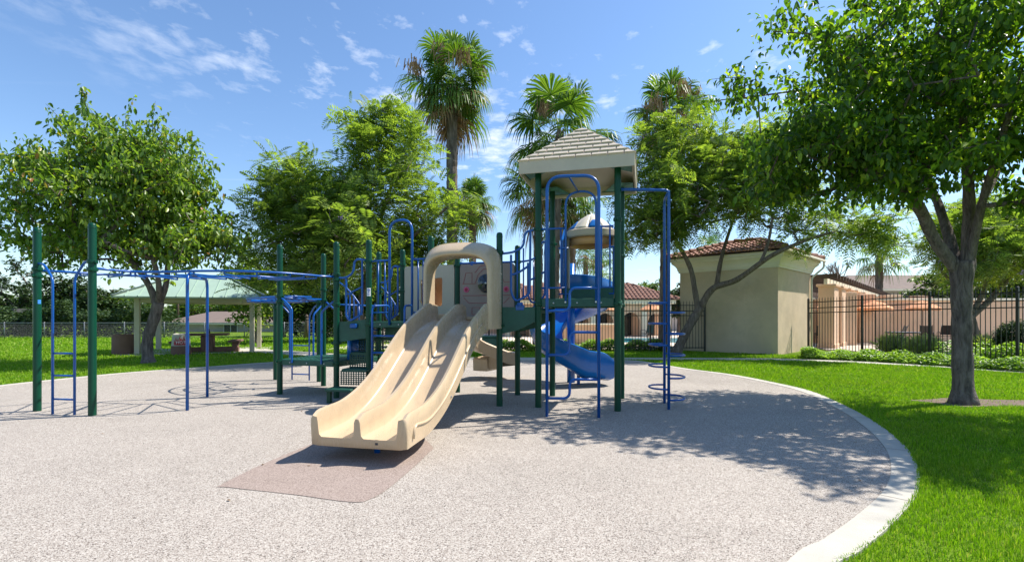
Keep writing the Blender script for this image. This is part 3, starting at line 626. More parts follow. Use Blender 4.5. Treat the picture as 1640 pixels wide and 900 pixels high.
def palm(label, base, H, r, cr, nlive, ndead, lean=(0, 0), group='fan palms beyond the iron fence', nb=34, skirt=.5, seeds=0):
    t = thing('fan_palm', label, 'palm', tuple(base), group); bx, by, bz = base
    pts = []; rr = []; n = int(H*5)
    for i in range(n+1):
        f = i/n; pts.append(Vector((bx+lean[0]*f*f, by+lean[1]*f*f, bz+H*f-.05*(i == 0)))); rr.append(r*(1.25-.35*min(1, f*4) if f < .25 else .9)*(1+.07*(i % 2)+rng.normal(0, .03)))
    for q_ in range(1, 5): rr[-q_] *= (.35, .6, .8, .95)[q_-1]
    mb = MB(); mb.tube(pts, rr, 12)
    top = pts[-1]
    for i in range(int(H*14)):     # old leaf boots
        f = rng.uniform(.1, 1)**.6; p = pts[min(n, int(f*n))]; a = rng.uniform(0, 6.28); q = p+Vector((math.cos(a), math.sin(a), 0))*r*.85
        mb.box(q+Vector((0, 0, rng.uniform(-.1, .1))), .07, .05, .16, (math.cos(a), math.sin(a), 0), (math.cos(a)*.4, math.sin(a)*.4, 1))
    mb.build('trunk', barkp, t, smooth=False)
    T = np.array(tuple(top))
    Vs, Fs, off = [], [], [0]
    for i in range(nlive):
        el = math.radians(82-122*((i+.5)/nlive)**1.0)+rng.normal(0, .16); a = i*2.399+rng.normal(0, .2)
        d = np.array([math.cos(a)*math.cos(el), math.sin(a)*math.cos(el), math.sin(el)])
        fan(T+np.array([0, 0, .15-.75*i/nlive]), d, cr*rng.uniform(.30, .68), cr*rng.uniform(.44, .66), nb, .5+.75*(i/nlive), Vs, Fs, off)
    for i in range(int(nlive*.2)):
        el = math.radians(rng.uniform(-35, 85)); a = rng.uniform(0, 6.28); d = np.array([math.cos(a)*math.cos(el), math.sin(a)*math.cos(el), math.sin(el)])
        fan(T+np.array([0, 0, -.2]), d, cr*rng.uniform(.12, .3), cr*rng.uniform(.4, .55), nb, .5, Vs, Fs, off)
    npmesh('crown', np.vstack(Vs), np.vstack([f.reshape(-1, 4) for f in Fs]), palmleaf, t)
    if seeds:
        for k in range(seeds):
            Vs, Fs, o_ = [], [], 0
            a = k*6.28/seeds+rng.uniform(0, 1); el = rng.uniform(-.1, .7); c0 = T+np.array([math.cos(a)*math.cos(el), math.sin(a)*math.cos(el), math.sin(el)])*cr*rng.uniform(.45, .8)
            for q_ in range(70):
                p0 = c0+rng.normal(0, .16, 3)*np.array([1, 1, .8]); p1 = p0+np.array([rng.normal(0, .08), rng.normal(0, .08), -rng.uniform(.2, .6)]); w_ = rng.uniform(.01, .022)
                Vs.append(np.array([p0-[w_, 0, 0], p0+[w_, 0, 0], p1+[w_, .01, 0], p1-[w_, -.01, 0]])); Fs.append(np.arange(4)+o_); o_ += 4
            npmesh('seed_cluster', np.vstack(Vs), np.vstack(Fs), deadleaf, t)
    if ndead:
        Vs, Fs, off = [], [], [0]
        for i in range(ndead):
            el = math.radians(rng.uniform(-78, 22)); a = rng.uniform(0, 6.28); d = np.array([math.cos(a)*math.cos(el), math.sin(a)*math.cos(el), math.sin(el)])
            fan(T+np.array([0, 0, -.2-skirt*rng.random()*cr*.6]), d, cr*rng.uniform(.34, .6), cr*rng.uniform(.32, .5), 18, 1.3, Vs, Fs, off)
        npmesh('dead_fronds', np.vstack(Vs), np.vstack([f.reshape(-1, 4) for f in Fs]), deadleaf, t)
    return t
def palm_at(px, cy, Y, **k):
    z = EYE-(cy-HOR)*Y/F; return dict(base=((px-820)/F*Y, Y, 0), H=z, **k)
palm('tallest fan palm, rising above the feathery tree left of the tower', **palm_at(724, 130, 21, r=.24, cr=2.1, nlive=30, ndead=18, seeds=7, lean=(.0, 0)))
palm('short fan palm between the tallest palm and the tower roof', **palm_at(757, 322, 29, r=.22, cr=1.6, nlive=34, ndead=12))
palm('full fan palm directly behind the shingled tower roof', **palm_at(888, 205, 20.5, r=.2, cr=2.35, nlive=24, ndead=3, seeds=2, lean=(.2, 0)))
palm('fan palm with a hanging skirt seen left of the tower posts', **palm_at(862, 300, 25, r=.24, cr=2.1, nlive=28, ndead=14))
palm('fan palm seen between the tower posts under the roof', **palm_at(915, 320, 26, r=.24, cr=2.0, nlive=26, ndead=8))
palm('shaggy fan palm rising above the right feathery tree', **palm_at(1062, 175, 21.5, r=.17, cr=2.0, nlive=16, ndead=14, seeds=6, lean=(.25, 0)))
palm('small distant fan palm seen through the slide canopy posts', **palm_at(938, 408, 48, r=.25, cr=2.1, nlive=22, ndead=8, nb=16))
palm('low distant fan palm right of the one under the slide canopy', **palm_at(962, 425, 52, r=.25, cr=2.2, nlive=22, ndead=4, nb=16))
palm('distant fan palm above the brown roofed house at right', **palm_at(1408, 405, 40, r=.28, cr=2.1, nlive=24, ndead=6, nb=18))
palm('distant fan palm peeking over the tiled pump house roof', **palm_at(1140, 400, 42, r=.25, cr=2.0, nlive=20, ndead=3, nb=16))
# ---- background trees
def bgtree(label, px, Y, h, w, mtl, nleaf=3500, size=.28, seed=1, dark=0, name='bushy_tree', cat='tree', k=9):
    X = (px-820)/F*Y
    return make_tree(name, label, Vector((X, Y, 0)), [[(X, Y, 0, .22), (X, Y, h*.2, .18), (X+.1, Y, h*.4, .14)]],
        lobes_in((X, Y, h*.55), (w/2, w/2.4, h*.45), k, .45, seed), 110, w*.11, nleaf, size, mtl, bark2, .2, spray=14, twig=.03, group='trees beyond the park lawn', tw=3, droop=.3, aspect=.6)
bgtree('dark evergreen at the far left edge beyond the chain link fence', 25, 44, 5.4, 7.5, leafD, 4500, .28, 1)
bgtree('tallest dark evergreen behind the two leftmost green posts', 88, 43, 5.2, 5.5, leafD, 4000, .28, 2)
bgtree('dark evergreen right of the second green post beyond the fence', 152, 43, 4.6, 4.6, leafD, 3600, .28, 3)
bgtree('low olive green tree behind the leaning trunk', 215, 45, 4.3, 5.0, leafM, 3200, .26, 4)
bgtree('bright green tree behind the right side of the shelter roof', 412, 27, 6.9, 5.2, leafJ, 6500, .20, 5)
bgtree('dark tree filling the gap right of the shelter posts', 452, 36, 5.4, 6, leafD, 5000, .24, 6)
bgtree('dark green tree behind the low deck of the climber', 515, 30, 5.0, 5, leafD, 4500, .24, 7)
bgtree('mid green tree behind the middle of the climber', 600, 29, 4.8, 5, leafM, 4500, .24, 8)
bgtree('mid green tree behind the tunnel panel', 672, 31, 4.6, 5, leafM, 4500, .24, 9)
bgtree('small pale green tree far behind the shelter table', 300, 70, 4.6, 5, leafM, 1800, .35, 10)
bgtree('round green tree far behind the right shelter post', 380, 62, 4.6, 6.5, leafM, 2200, .35, 12)
bgtree('green tree behind the pool house roof left of the dark palm trunk', 1035, 52, 5.6, 5.2, leafM, 3600, .3, 13)
bgtree('dark tree beside the pool house just right of the tower post', 1000, 60, 4.4, 3.5, leafD, 2400, .3, 14)
bgtree('dark tree at the left corner of the tan pump house', 1088, 44, 4.8, 3.4, leafD, 2400, .3, 15)
bgtree('green tree over the brown roofed house behind the big trunk', 1530, 34, 5.2, 6, leafM, 4200, .28, 16)
bgtree('green tree at the far right edge behind the pool wall', 1640, 32, 6.4, 7, leafM, 4500, .28, 17)
# bare tree by the pergola
def bare_tree(px, Y, h, label):
    X = (px-820)/F*Y; t = thing('bare_tree', label, 'tree', (X, Y, 0), 'trees beyond the park lawn'); mb = MB()
    def br(p, d, L, r, k):
        q = p+d*L; mb.tube([p, (p+q)/2+Vector(rng.normal(0, .05*L, 3)), q], [r, r*.8, r*.6], 5)
        if k: 
            for _ in range(3): br(q, (d+Vector(rng.normal(0, .38, 3))+Vector((0, 0, .25))).normalized(), L*.68, r*.6, k-1)
    br(Vector((X, Y, 0)), Vector((0, 0, 1)), h*.38, .16, 4); mb.build('trunk', bark2, t, smooth=True)
bare_tree(1352, 42, 6.2, 'leafless grey tree left of the distant fan palm')
bare_tree(490, 33, 5.5, 'thin pale trunked tree behind the low deck')
# ------------------------------------------------------------------ pump house
def lerp(a, b, t): return a+(b-a)*t
C0, CL, CR = Vector((9.94, 18.67, 0)), Vector((7.2, 21.4, 0)), Vector((13.0, 21.75, 0))
CB = CL+(CR-C0)
t = thing('pump_house', 'tan stucco pump house with cream cornice and clay tile roof', 'building', (10.1, 20.9, 0))
fp = [CL, C0, CR, CB]; cen = (CL+CR)/2
MB().prism([(p.x, p.y) for p in fp], -.05, 3.3).build('wall', stucco, t)
def ring(off, z): return [Vector((*(p+(p-cen).normalized()*off*1.41).xy, z)) for p in fp]
prof = [(.03, 3.27), (.05, 3.27), (.05, 3.33), (.08, 3.36), (.10, 3.46), (.16, 3.56), (.27, 3.66), (.27, 3.72), (.33, 3.74), (.33, 3.86), (.02, 3.86)]
MB().loft([ring(o_, z) for o_, z in prof]).build('cornice', creamtrim, t)
# barrel tile hip roof
def tile_face(a, b, c, d, parent, step=.36, bw=.24):
    """a,b eave ends; d,c ridge ends (a->d, b->c)"""
    mb = MB(); e = (b-a); L = e.length; e.normalize(); mid = (a+b)/2; up = ((c+d)/2-mid); up -= e*up.dot(e); H = up.length; up.normalize(); nrm = e.cross(up)
    if nrm.z < 0: nrm = -nrm
    da, cb = (d-a).dot(e)/H, (c-b).dot(e)/H; rows = int(H/step)+1
    for r_ in range(rows):
        y0, y1 = r_*step, min((r_+1)*step+.05, H); x0, x1 = da*y0, L+cb*y0; nb = int((x1-x0)/bw)
        k0 = math.ceil((da*(y0))/bw); k1 = math.floor((L+cb*y0)/bw)
        for k in range(k0, k1):
            xc = (k+.5)*bw; vs = []; n = 6; jit = random.uniform(-.012, .012)
            for y, lift, rr in ((y0, .045, bw*.5), (y1, .0, bw*.42)):
                for i in range(n+1):
                    an = math.pi*i/n; vs.append(a+e*(xc-math.cos(an)*rr)+up*(y+jit)+nrm*(lift+math.sin(an)*.07))
            fs = [(i, i+1, n+2+i, n+1+i) for i in range(n)]+[tuple(range(n+1))[::-1]]
            mb.add(vs, fs)
    return mb
ev = ring(.42, 3.88); rz = 4.62
r1, r2 = lerp(cen, (CL+CB)/2, .25), lerp(cen, (C0+CR)/2, .25); r1 = Vector((r1.x, r1.y, rz)); r2 = Vector((r2.x, r2.y, rz))
und = MB(); und.add([tuple(p-Vector((0, 0, .02))) for p in ev]+[tuple(r1), tuple(r2)], [(0, 1, 5, 4), (1, 2, 5), (2, 3, 4, 5), (3, 0, 4), (0, 3, 2, 1)])
rf = und.build('roof', shingle, t)
apx = (r1+r2)/2
for (a, b, c, d) in ((ev[0], ev[1], r2, r1), (ev[1], ev[2], r2, r2), (ev[2], ev[3], r1, r2), (ev[3], ev[0], r1, r1)):
    tile_face(a, b, c, d, rf).build('roof_tiles', tile, rf, smooth=True, angle=50)
hip = MB()
for a, b in ((ev[0], r1), (ev[1], r2), (ev[2], r2), (ev[3], r1), (r1, r2)):
    n = max(1, int((b-a).length/.36))
    for k in range(n): p, q = lerp(a, b, k/n), lerp(a, b, (k+1.12)/n); hip.tube([p+Vector((0, 0, .10)), q+Vector((0, 0, .06))], [.12, .095], 8)
hip.build('hip_tiles', tile, rf, smooth=True, angle=50)
gut = ring(.47, 3.84); MB().beam(gut[1], gut[2], .09, .10, bev=.02).build('gutter', creamtrim, t)
ds = gut[2]; wall_r = CR+(C0-CR).normalized()*.12+Vector((.616, -.787, 0))*.07
MB().tube(fillet([ds-Vector((.1, .08, .02)), ds-Vector((.1, .08, .28)), Vector((wall_r.x, wall_r.y, 3.1)), Vector((wall_r.x, wall_r.y, .05))], .12), .042, 8).build('downpipe', creamtrim, t, smooth=True)
# ------------------------------------------------------------------ iron fences
def iron_fence(name, label, P, hz, bays, post_extra=.05, pick=.118, rails=(.16, -.38, -.16)):
    """P: list of points (x,y); hz(f) height along the run"""
    pts = [Vector((*p, 0)) for p in P]; t = thing(name, label, 'fence', tuple(pts[0]))
    seg = [(pts[i+1]-pts[i]).length for i in range(len(pts)-1)]; tot = sum(seg)
    def at(s_):
        for i, L in enumerate(seg):
            if s_ <= L+1e-6: return lerp(pts[i], pts[i+1], s_/L)
            s_ -= L
        return pts[-1]
    for i in range(bays+1):
        p = at(tot*i/bays); h = hz(i/bays)
        m = MB().box(p+Vector((0, 0, h/2)), .062, .062, h, pts[1]-pts[0]); m.lathe(p+Vector((0, 0, h)), [(.035, 0), (.045, .012), (.02, .04)], 8); m.build('post', iron, t)
    for i in range(bays):
        s0, s1 = tot*i/bays, tot*(i+1)/bays; m = MB(); a, b = at(s0), at(s1); h0, h1 = hz(i/bays), hz((i+1)/bays)
        for rz_ in (.15, None, None, None):
            pass
        for f in (lambda h: .15, lambda h: h-.55, lambda h: h-.36, lambda h: h-.13):
            m.beam(a+Vector((0, 0, f(h0))), b+Vector((0, 0, f(h1))), .032, .032)
        n = int((b-a).length/pick)
        for k in range(1, n):
            p = lerp(a, b, k/n); h = lerp(h0, h1, k/n)
            if k % 2: m.box(p+Vector((0, 0, (h+.08)/2+.02)), .017, .017, h-.10, b-a); m.tube([p+Vector((0, 0, h-.02)), p+Vector((0, 0, h+.06))], [.011, .002], 4)
            else: m.box(p+Vector((0, 0, h-.30)), .017, .017, .56, b-a); m.tube([p+Vector((0, 0, h-.02)), p+Vector((0, 0, h+.06))], [.011, .002], 4); m.box(p+Vector((0, 0, (h-.55+.12)/2)), .017, .017, h-.67, b-a)
        m.build('fence_panel', iron, t)
    return t
iron_fence('iron_fence', 'long black picket fence between the playground and the pool', [(7.93, 20.55), (-5.4, 20.9)], lambda f: 2.02, 6)
iron_fence('iron_fence', 'black picket fence running from the pump house behind the big trunk', [(11.93, 20.1), (14.1, 13.7), (15.0, 9.6)], lambda f: 2.12+.1*min(1, f*2), 5)
# ------------------------------------------------------------------ ground cover strip, hedge plants at fences
def leaf_mass(name, label, pts_fn, N, size, mtl, cat='plants', kind=None, droop=.1, aspect=.55):
    P = pts_fn(N); V, Fc = leaves_at(P, size, droop, aspect=aspect); o = npmesh(name, V, Fc, mtl)
    tag(o, label, cat, kind=kind); return o
cover = leafmat('ground_cover_leaf', [(0, (.11, .20, .035)), (.6, (.20, .33, .06)), (1, (.34, .46, .13))], .45, .4, (1.8, 1.9, .5), .4)
strip = [Vector((*p, 0)) for p in [(10.1, 17.3), (11.4, 16.6), (13.0, 14.6), (14.0, 12.6), (16.9, 8.9)]]
stripc = spline(strip, 10)
def cov(N):
    i = rng.integers(0, len(stripc)-1, N); f = rng.random(N); A = np.array([tuple(p) for p in stripc]); P = A[i]+(A[i+1]-A[i])*f[:, None]
    d = A[i+1]-A[i]; nn = np.c_[-d[:, 1], d[:, 0], np.zeros(N)]; nn /= np.linalg.norm(nn, axis=1)[:, None]
    w = rng.uniform(-.85, .85, N); h = (.36-.24*(np.abs(w)/.85)**3)*(.75+.35*np.sin(P[:, 0]*6)*np.sin(P[:, 1]*5+1)); P = P-nn*w[:, None]
    P[:, 2] = h*np.sqrt(rng.random(N))+.02; return P
leaf_mass('ground_cover', 'low leafy ground cover strip between the path and the fence', cov, 30000, .08, cover, 'ground cover', 'stuff')
def cov2(N):
    x = rng.uniform(-5, 6.6, N); y = 20.75+rng.uniform(-.1, .7, N); z = rng.random(N)**.7*(.38+.16*np.sin(x*5)*np.sin(x*1.7)); return np.c_[x, y, z]
leaf_mass('ground_cover', 'bright leafy plants along the foot of the pool fence', cov2, 16000, .10, cover, 'ground cover', 'stuff')
# mulch under cover
mul = MB(); vsM, fsM, _ = ribbon([(p.x, p.y) for p in stripc[::4]], 1.6, .006); o = mul.add(vsM, fsM).build('planting_bed', earth); tag(o, kind='structure')
def cov3(N):
    f = rng.random(N); x = 13.6+f*1.6+rng.uniform(.1, 2.6, N); y = 16.2-f*5.5; z = rng.random(N)**.7*(.5+.22*np.sin(x*4)*np.sin(y*2.3)); return np.c_[x, y, z]
leaf_mass('ground_cover', 'tall leafy planting inside the fence behind the big trunk', cov3, 14000, .10, cover, 'ground cover', 'stuff')
def cov4(N):
    x = rng.uniform(-95, 90, N); y = 78+6*np.sin(x*.07)+rng.uniform(-3, 3, N); h = 3.6+1.6*np.sin(x*.23)+.9*np.sin(x*.61+1)+.5*np.sin(x*1.7); z = rng.random(N)**.8*h; return np.c_[x, y, z]
leaf_mass('far_woods', 'hazy line of far trees along the horizon beyond the houses', cov4, 26000, .75, leafM, 'woods', 'stuff', aspect=.8)
def hedge_pts(x0, x1, y, h):
    def f(N):
        x = rng.uniform(x0, x1, N); yy = y+rng.uniform(-.9, .9, N)*(1+.3*np.sin(x*2)); z = rng.random(N)**.75*h*(1+.22*np.sin(x*1.1)+.15*np.sin(x*2.7+1)); return np.c_[x, yy, z]
    return f
leaf_mass('hedge', 'dark bushes growing along the outside of the chain link fence at the left', hedge_pts(-44, -24.5, 36.2, 2.0), 15000, .22, leafD, 'hedge')
leaf_mass('hedge', 'dark green bushes behind the low deck and tunnel panel at the lawn fence', hedge_pts(-15.5, -4.5, 36.2, 1.9), 9000, .22, leafD, 'hedge')
def shrub(name, label, c, r, N, size, mtl, group=None, stem=True, aspect=.55):
    t = thing(name, label, 'shrub', (c[0], c[1], 0), group); u = unit(N)*(rng.uniform(.5, 1, (N, 1))**.5)*np.array(r)*(1+.12*np.sin(7*rng.random((N, 1)))); P = u+np.array(c)
    P = P[P[:, 2] > .02]; V, Fc = leaves_at(P, size, .2 if aspect > .3 else -1.1, aspect=aspect); npmesh('crown', V, Fc, mtl, t)
    m = MB()
    for k in range(5): a = k*1.26; m.tube([Vector((c[0], c[1], 0)), Vector((c[0]+math.cos(a)*r[0]*.3, c[1]+math.sin(a)*r[1]*.3, c[2]))], [.03, .015], 5)
    m.build('stem', bark2, t); return t
shrub('round_hedge', 'dark clipped round hedge at the right edge inside the fence', (15.6, 15.3, .78), (.62, .6, .5), 9000, .07, leafD)
graygrass = leafmat('grey_green_leaf', [(0, (.24, .31, .15)), (1, (.45, .52, .30))], .4, .6)
for i, (px, Y, rr) in enumerate([(1480, 17.5, .42), (1575, 16.8, .42), (1430, 18.8, .36)]):
    X = (px-820)/F*Y; shrub('wispy_shrub', ['pale wispy shrub left of the big trunk inside the fence', 'pale wispy shrub right of the big trunk inside the fence', 'pale wispy shrub by the black patio table'][i], (X, Y, .22), (rr, .4, .25), 900, .38, graygrass, 'wispy shrubs inside the fence', aspect=.07)
shrub('spiky_shrub', 'pale spiky shrub at the foot of the chain link fence', ((665-820)/F*0-5.0, 33.4, .5), (1.0, .6, .8), 1800, .3, graygrass)
# ------------------------------------------------------------------ pergola and patio wall
pg0, pdir = Vector((14.0, 22.3, 0)), Vector((.66, .75, 0)).normalized(); pn = Vector((pdir.y, -pdir.x, 0))
t = thing('pergola', 'long wooden pergola on wide peach columns behind the fence', 'pergola', tuple(pg0))
Lp = 27
cols = [.7, 2.8, 5.1, 7.7, 10.8, 14.4, 18.6, 23.6]
for s_ in cols:
    p = pg0+pdir*s_; m = MB().box(p+Vector((0, 0, 1.4)), 1.15, .62, 2.8, pdir, bev=.02); c_ = m.build('column', peach, t)
    MB().box(p+Vector((0, 0, 2.83)), 1.3, .77, .12, pdir, bev=.02).build('capital', peach, c_); MB().box(p+Vector((0, 0, .1)), 1.27, .72, .2, pdir, bev=.02).build('plinth', peach, c_)
for s_ in ((19.0, 27), (21.2, 28), (23.7, 29), (16.6, 25.0)):
    p = Vector((*s_, 0)); MB().box(p+Vector((0, 0, 1.32)), .95, .6, 2.64, (1, .1, 0), bev=.02).build('column', peach, t)
for off_ in (0, -3.0):
    a = pg0-pn*(-off_)+Vector((0, 0, 3.0)); MB().beam(a, a+pdir*Lp, .14, .26).build('beam', creamtrim if off_ == 0 else wood, t)
for k in range(34):
    p = pg0+pdir*(Lp*k/33)
    m = MB(); m.beam(p+pn*.42+Vector((0, 0, 3.22)), p-pn*3.4+Vector((0, 0, 3.22)), .09, .2); rfm = m.build('rafter', wood, t)
    MB().box(p+pn*.435+Vector((0, 0, 3.22)), .10, .03, .21, pdir).build('rafter_end', wood, rfm)
for k in range(3):
    p = pg0-pn*(.9+k*.9)*1+Vector((0, 0, 3.37)); MB().beam(p, p+pdir*Lp, .07, .06).build('slat', wood, t)
o = MB().prism([(13.2, 20.9), (16.2, 17.6), (45, 17), (45, 44), (20, 44)], -.1, .016).build('patio_paving', mat('paving', (.50, .42, .34), .9, var=.08)); tag(o, kind='structure')
t = thing('patio_wall', 'long low peach stucco wall behind the patio', 'wall', (18, 26, 0))
w_ = MB().beam((16.2, 27.2, 1.15), (34, 27.5, 1.15), .35, 2.3).beam((34, 27.5, 1.15), (42, 20, 1.15), .35, 2.3).build('wall_panel', peach, t)
MB().beam((16.0, 27.2, 2.36), (34.1, 27.5, 2.36), .5, .12, bev=.02).beam((34, 27.5, 2.36), (42, 20, 2.36), .5, .12, bev=.02).build('coping', creamtrim, t)
# ------------------------------------------------------------------ patio furniture
fabric = mat('orange_canvas', (.72, .34, .17), .9, var=.06)
dmetal = mat('dark_metal', (.03, .025, .022), .5)
def make_umbrella(label, group):
    t = thing('patio_umbrella', label, 'umbrella', (0, 0, 0), group)
    MB().tube([(0, 0, 0), (0, 0, 2.25)], .022, 8).lathe((0, 0, 0), [(.26, 0), (.26, .05), (.06, .09)], 14).build('pole', dmetal, t, smooth=True, angle=40)
    m = MB(); n = 8; R1 = .78; L = []
    for r_, z in ((.03, 2.27), (R1*.5, 2.12), (R1, 1.88), (R1, 1.76)):
        L.append([Vector((math.cos(2*math.pi*k/16)*r_*(1 if k % 2 == 0 else .95), math.sin(2*math.pi*k/16)*r_*(1 if k % 2 == 0 else .95), z-(0 if k % 2 == 0 else .02))) for k in range(16)])
    m.loft(L).build('canopy', fabric, t, solid=.01)
    rb = MB()
    for k in range(8): a = 2*math.pi*k/8; rb.tube([(0, 0, 2.2), (math.cos(a)*R1*.98, math.sin(a)*R1*.98, 1.86)], .009, 4)
    rb.build('ribs', dmetal, t); return t
UG = 'orange patio umbrellas'
um = make_umbrella('orange umbrella by the pool house seen right of the tower', UG); um.location = (8.6, 30.5, 0)
spots = [(5.45, 29.6, 'orange umbrella by the pool house seen between the tower ladder and post'), (16.4, 25.6, 'orange umbrella just right of the pump house downpipe'), (18.9, 26.0, 'orange umbrella between the first two pergola columns'), (21.3, 25.9, 'orange umbrella left of the big trunk under the pergola'), (23.0, 31, 'orange umbrella behind the iron fence panel next to the pump house far side')]
for x, y, l in spots[:4]: copy_thing(um, (x, y, 0), random.random(), l, UG)
def make_chair(label, group):
    t = thing('patio_chair', label, 'chair', (0, 0, 0), group)
    for s_ in (-1, 1):
        MB().tube(fillet([(s_*.27, .25, 0), (s_*.27, .24, .62), (s_*.27, -.18, .64), (s_*.26, -.3, .45)], .06), .014, 6).build('arm_frame', dmetal, t, smooth=True)
        MB().tube([(s_*.25, .22, .42), (s_*.25, -.24, .40), (s_*.24, -.36, 0)], .013, 6).tube([(s_*.25, -.22, .4), (s_*.24, -.42, 1.0)], .013, 6).build('leg', dmetal, t, smooth=True)
    m = MB(); m.box((0, 0, .42), .48, .46, .02).build('seat', dmetal, t)
    MB().box((0, -.33, .72), .46, .02, .5, (1, 0, 0), (0, -.3, 1)).build('backrest', dmetal, t); return t
CG = 'dark metal patio chairs'
ch = make_chair('dark chair just right of the pump house corner beside the first column', CG); ch.location = (15.55, 24.4, .02)
for x, y, rz, l in [(14.75, 23.8, 2.5, 'dark chair nearest the pump house downpipe'), (18.6, 24.2, .6, 'dark chair between the second column and the black table'), (22.2, 25.6, 2.2, 'dark chair left of the big trunk beside an umbrella'), (20.9, 25.2, -.7, 'dark chair right of the black patio table'), (8.0, 29.6, .4, 'dark chair left of the pool house umbrella right of the tower'), (9.2, 29.4, -.6, 'dark chair right of the pool house umbrella right of the tower'), (5.0, 28.9, .3, 'dark chair under the umbrella seen through the tower ladder'), (11.0, 29.8, 1.8, 'dark lounge chair by the pool beside the leaning trunk')]:
    copy_thing(ch, (x, y, .02), rz, l, CG)
t = thing('patio_table', 'black covered patio table between wispy shrubs behind the fence', 'table', (17.2, 22.0, 0))
MB().lathe((17.2, 22.0, .70), [(.62, 0), (.64, .02), (.64, .05), (.6, .06)], 24).build('table_top', dmetal, t, smooth=True, angle=40)
MB().lathe((17.2, 22.0, 0), [(.3, 0), (.3, .03), (.05, .08), (.05, .7)], 12).build('pedestal', dmetal, t)
# ------------------------------------------------------------------ pool house
t = thing('pool_house', 'peach pool house with arched openings and red tile roof', 'building', (4, 37, 0))
glass = mat('dark_window', (.02, .025, .03), .1)
def arch_wall(x0, x1, y, h, arches, th=.35, parent=None):
    """wall with arched openings built as vertical strips"""
    m = MB(); xs = sorted([x0, x1]+[a-w/2 for a, w, _ in arches]+[a+w/2 for a, w, _ in arches])
    for i in range(len(xs)-1):
        a, b = xs[i], xs[i+1]; op = [q for q in arches if abs((a+b)/2-q[0]) < q[1]/2]
        if not op: m.box(((a+b)/2, y, h/2), b-a, th, h)
        else:
            c, w, sp = op[0]; n = 10
            for k in range(n):
                u0, u1 = -1+2*k/n, -1+2*(k+1)/n; z0, z1 = sp+math.sqrt(max(0, 1-u0*u0))*w/2, sp+math.sqrt(max(0, 1-u1*u1))*w/2; xa, xb = c+u0*w/2, c+u1*w/2
                vs = [(xa, y-th/2, z0), (xb, y-th/2, z1), (xb, y-th/2, h), (xa, y-th/2, h), (xa, y+th/2, z0), (xb, y+th/2, z1), (xb, y+th/2, h), (xa, y+th/2, h)]
                m.add(vs, [(0, 1, 2, 3), (7, 6, 5, 4), (0, 4, 5, 1), (3, 2, 6, 7)])
    return m
arch_wall(-.5, 11.4, 36, 2.55, [(.6, 1.3, 1.1), (2.9, 1.3, 1.1), (4.9, 1.2, 1.1), (6.7, 1.15, 1.1), (8.55, 1.2, 1.15), (10.3, 1.1, 1.1)]).build('wall', peach, t)
for x in (-.3, 1.8, 3.9, 5.8, 7.6, 9.45, 11.2): MB().box((x, 35.72, 1.2), .34, .22, 2.4, bev=.02).build('pilaster', creamtrim, t)
MB().box((5.5, 35.8, 2.50), 12.3, .7, .28, bev=.03).build('frieze', creamtrim, t)
MB().box((5.45, 39.5, 1.25), 11.8, 3.6, 2.5).build('inner_room', peach, t)
for x in (.6, 2.9, 4.9, 6.7, 8.55, 10.3): MB().box((x, 37.66, 1.0), .9, .04, 1.9).build('window', glass, t)
a, b, c, d = Vector((-1.1, 35.2, 2.66)), Vector((12.0, 35.2, 2.66)), Vector((8.9, 38.8, 4.05)), Vector((2.0, 38.8, 4.05)); e_, f_ = Vector((12.0, 42.4, 2.66)), Vector((-1.1, 42.4, 2.66))
roof = MB().add([a, b, c, d, e_, f_], [(0, 1, 2, 3), (1, 4, 2), (4, 5, 3, 2), (5, 0, 3), (0, 5, 4, 1)]).build('roof', shingle, t)
tile_face(a, b, c, d, roof, .5, .3).build('roof_tiles', tile, roof, smooth=True); tile_face(b, e_, c, c, roof, .5, .3).build('roof_tiles', tile, roof, smooth=True)
t = thing('pool_bar_wall', 'low peach counter wall seen through the tower ladder by the pool', 'wall', (4, 26, 0)); MB().box((3.9, 26, .5), 3.0, .5, 1.0, bev=.02).build('counter_body', peach, t); MB().box((3.9, 26, 1.03), 3.2, .65, .08, bev=.02).build('counter_top', creamtrim, t)
# clubhouse wing left, behind the panels
t = thing('clubhouse', 'pale wall and red tile roof seen behind the bridge between decks', 'building', (-4, 44, 0))
MB().box((-1.5, 46, 1.4), 8.5, 6, 2.8).build('wall', peach, t)
a, b, c, d = Vector((-6.2, 42.6, 2.8)), Vector((3.2, 42.6, 2.8)), Vector((.6, 46, 4.6)), Vector((-3.6, 46, 4.6)); e_, f_ = Vector((3.2, 49.4, 2.8)), Vector((-6.2, 49.4, 2.8))
roof = MB().add([a, b, c, d, e_, f_], [(0, 1, 2, 3), (1, 4, 2), (4, 5, 3, 2), (5, 0, 3), (0, 5, 4, 1)]).build('roof', shingle, t)
tile_face(a, b, c, d, roof, .5, .3).build('roof_tiles', tile, roof, smooth=True)
for x in (-4.3, -1.5, 1.3): w_ = MB().box((x, 42.97, 1.5), 1.0, .05, 1.2).build('window', glass, t); MB().box((x, 42.95, 1.5), .05, .05, 1.2).box((x, 42.94, .88), 1.1, .1, .06).build('frame', creamtrim, w_)
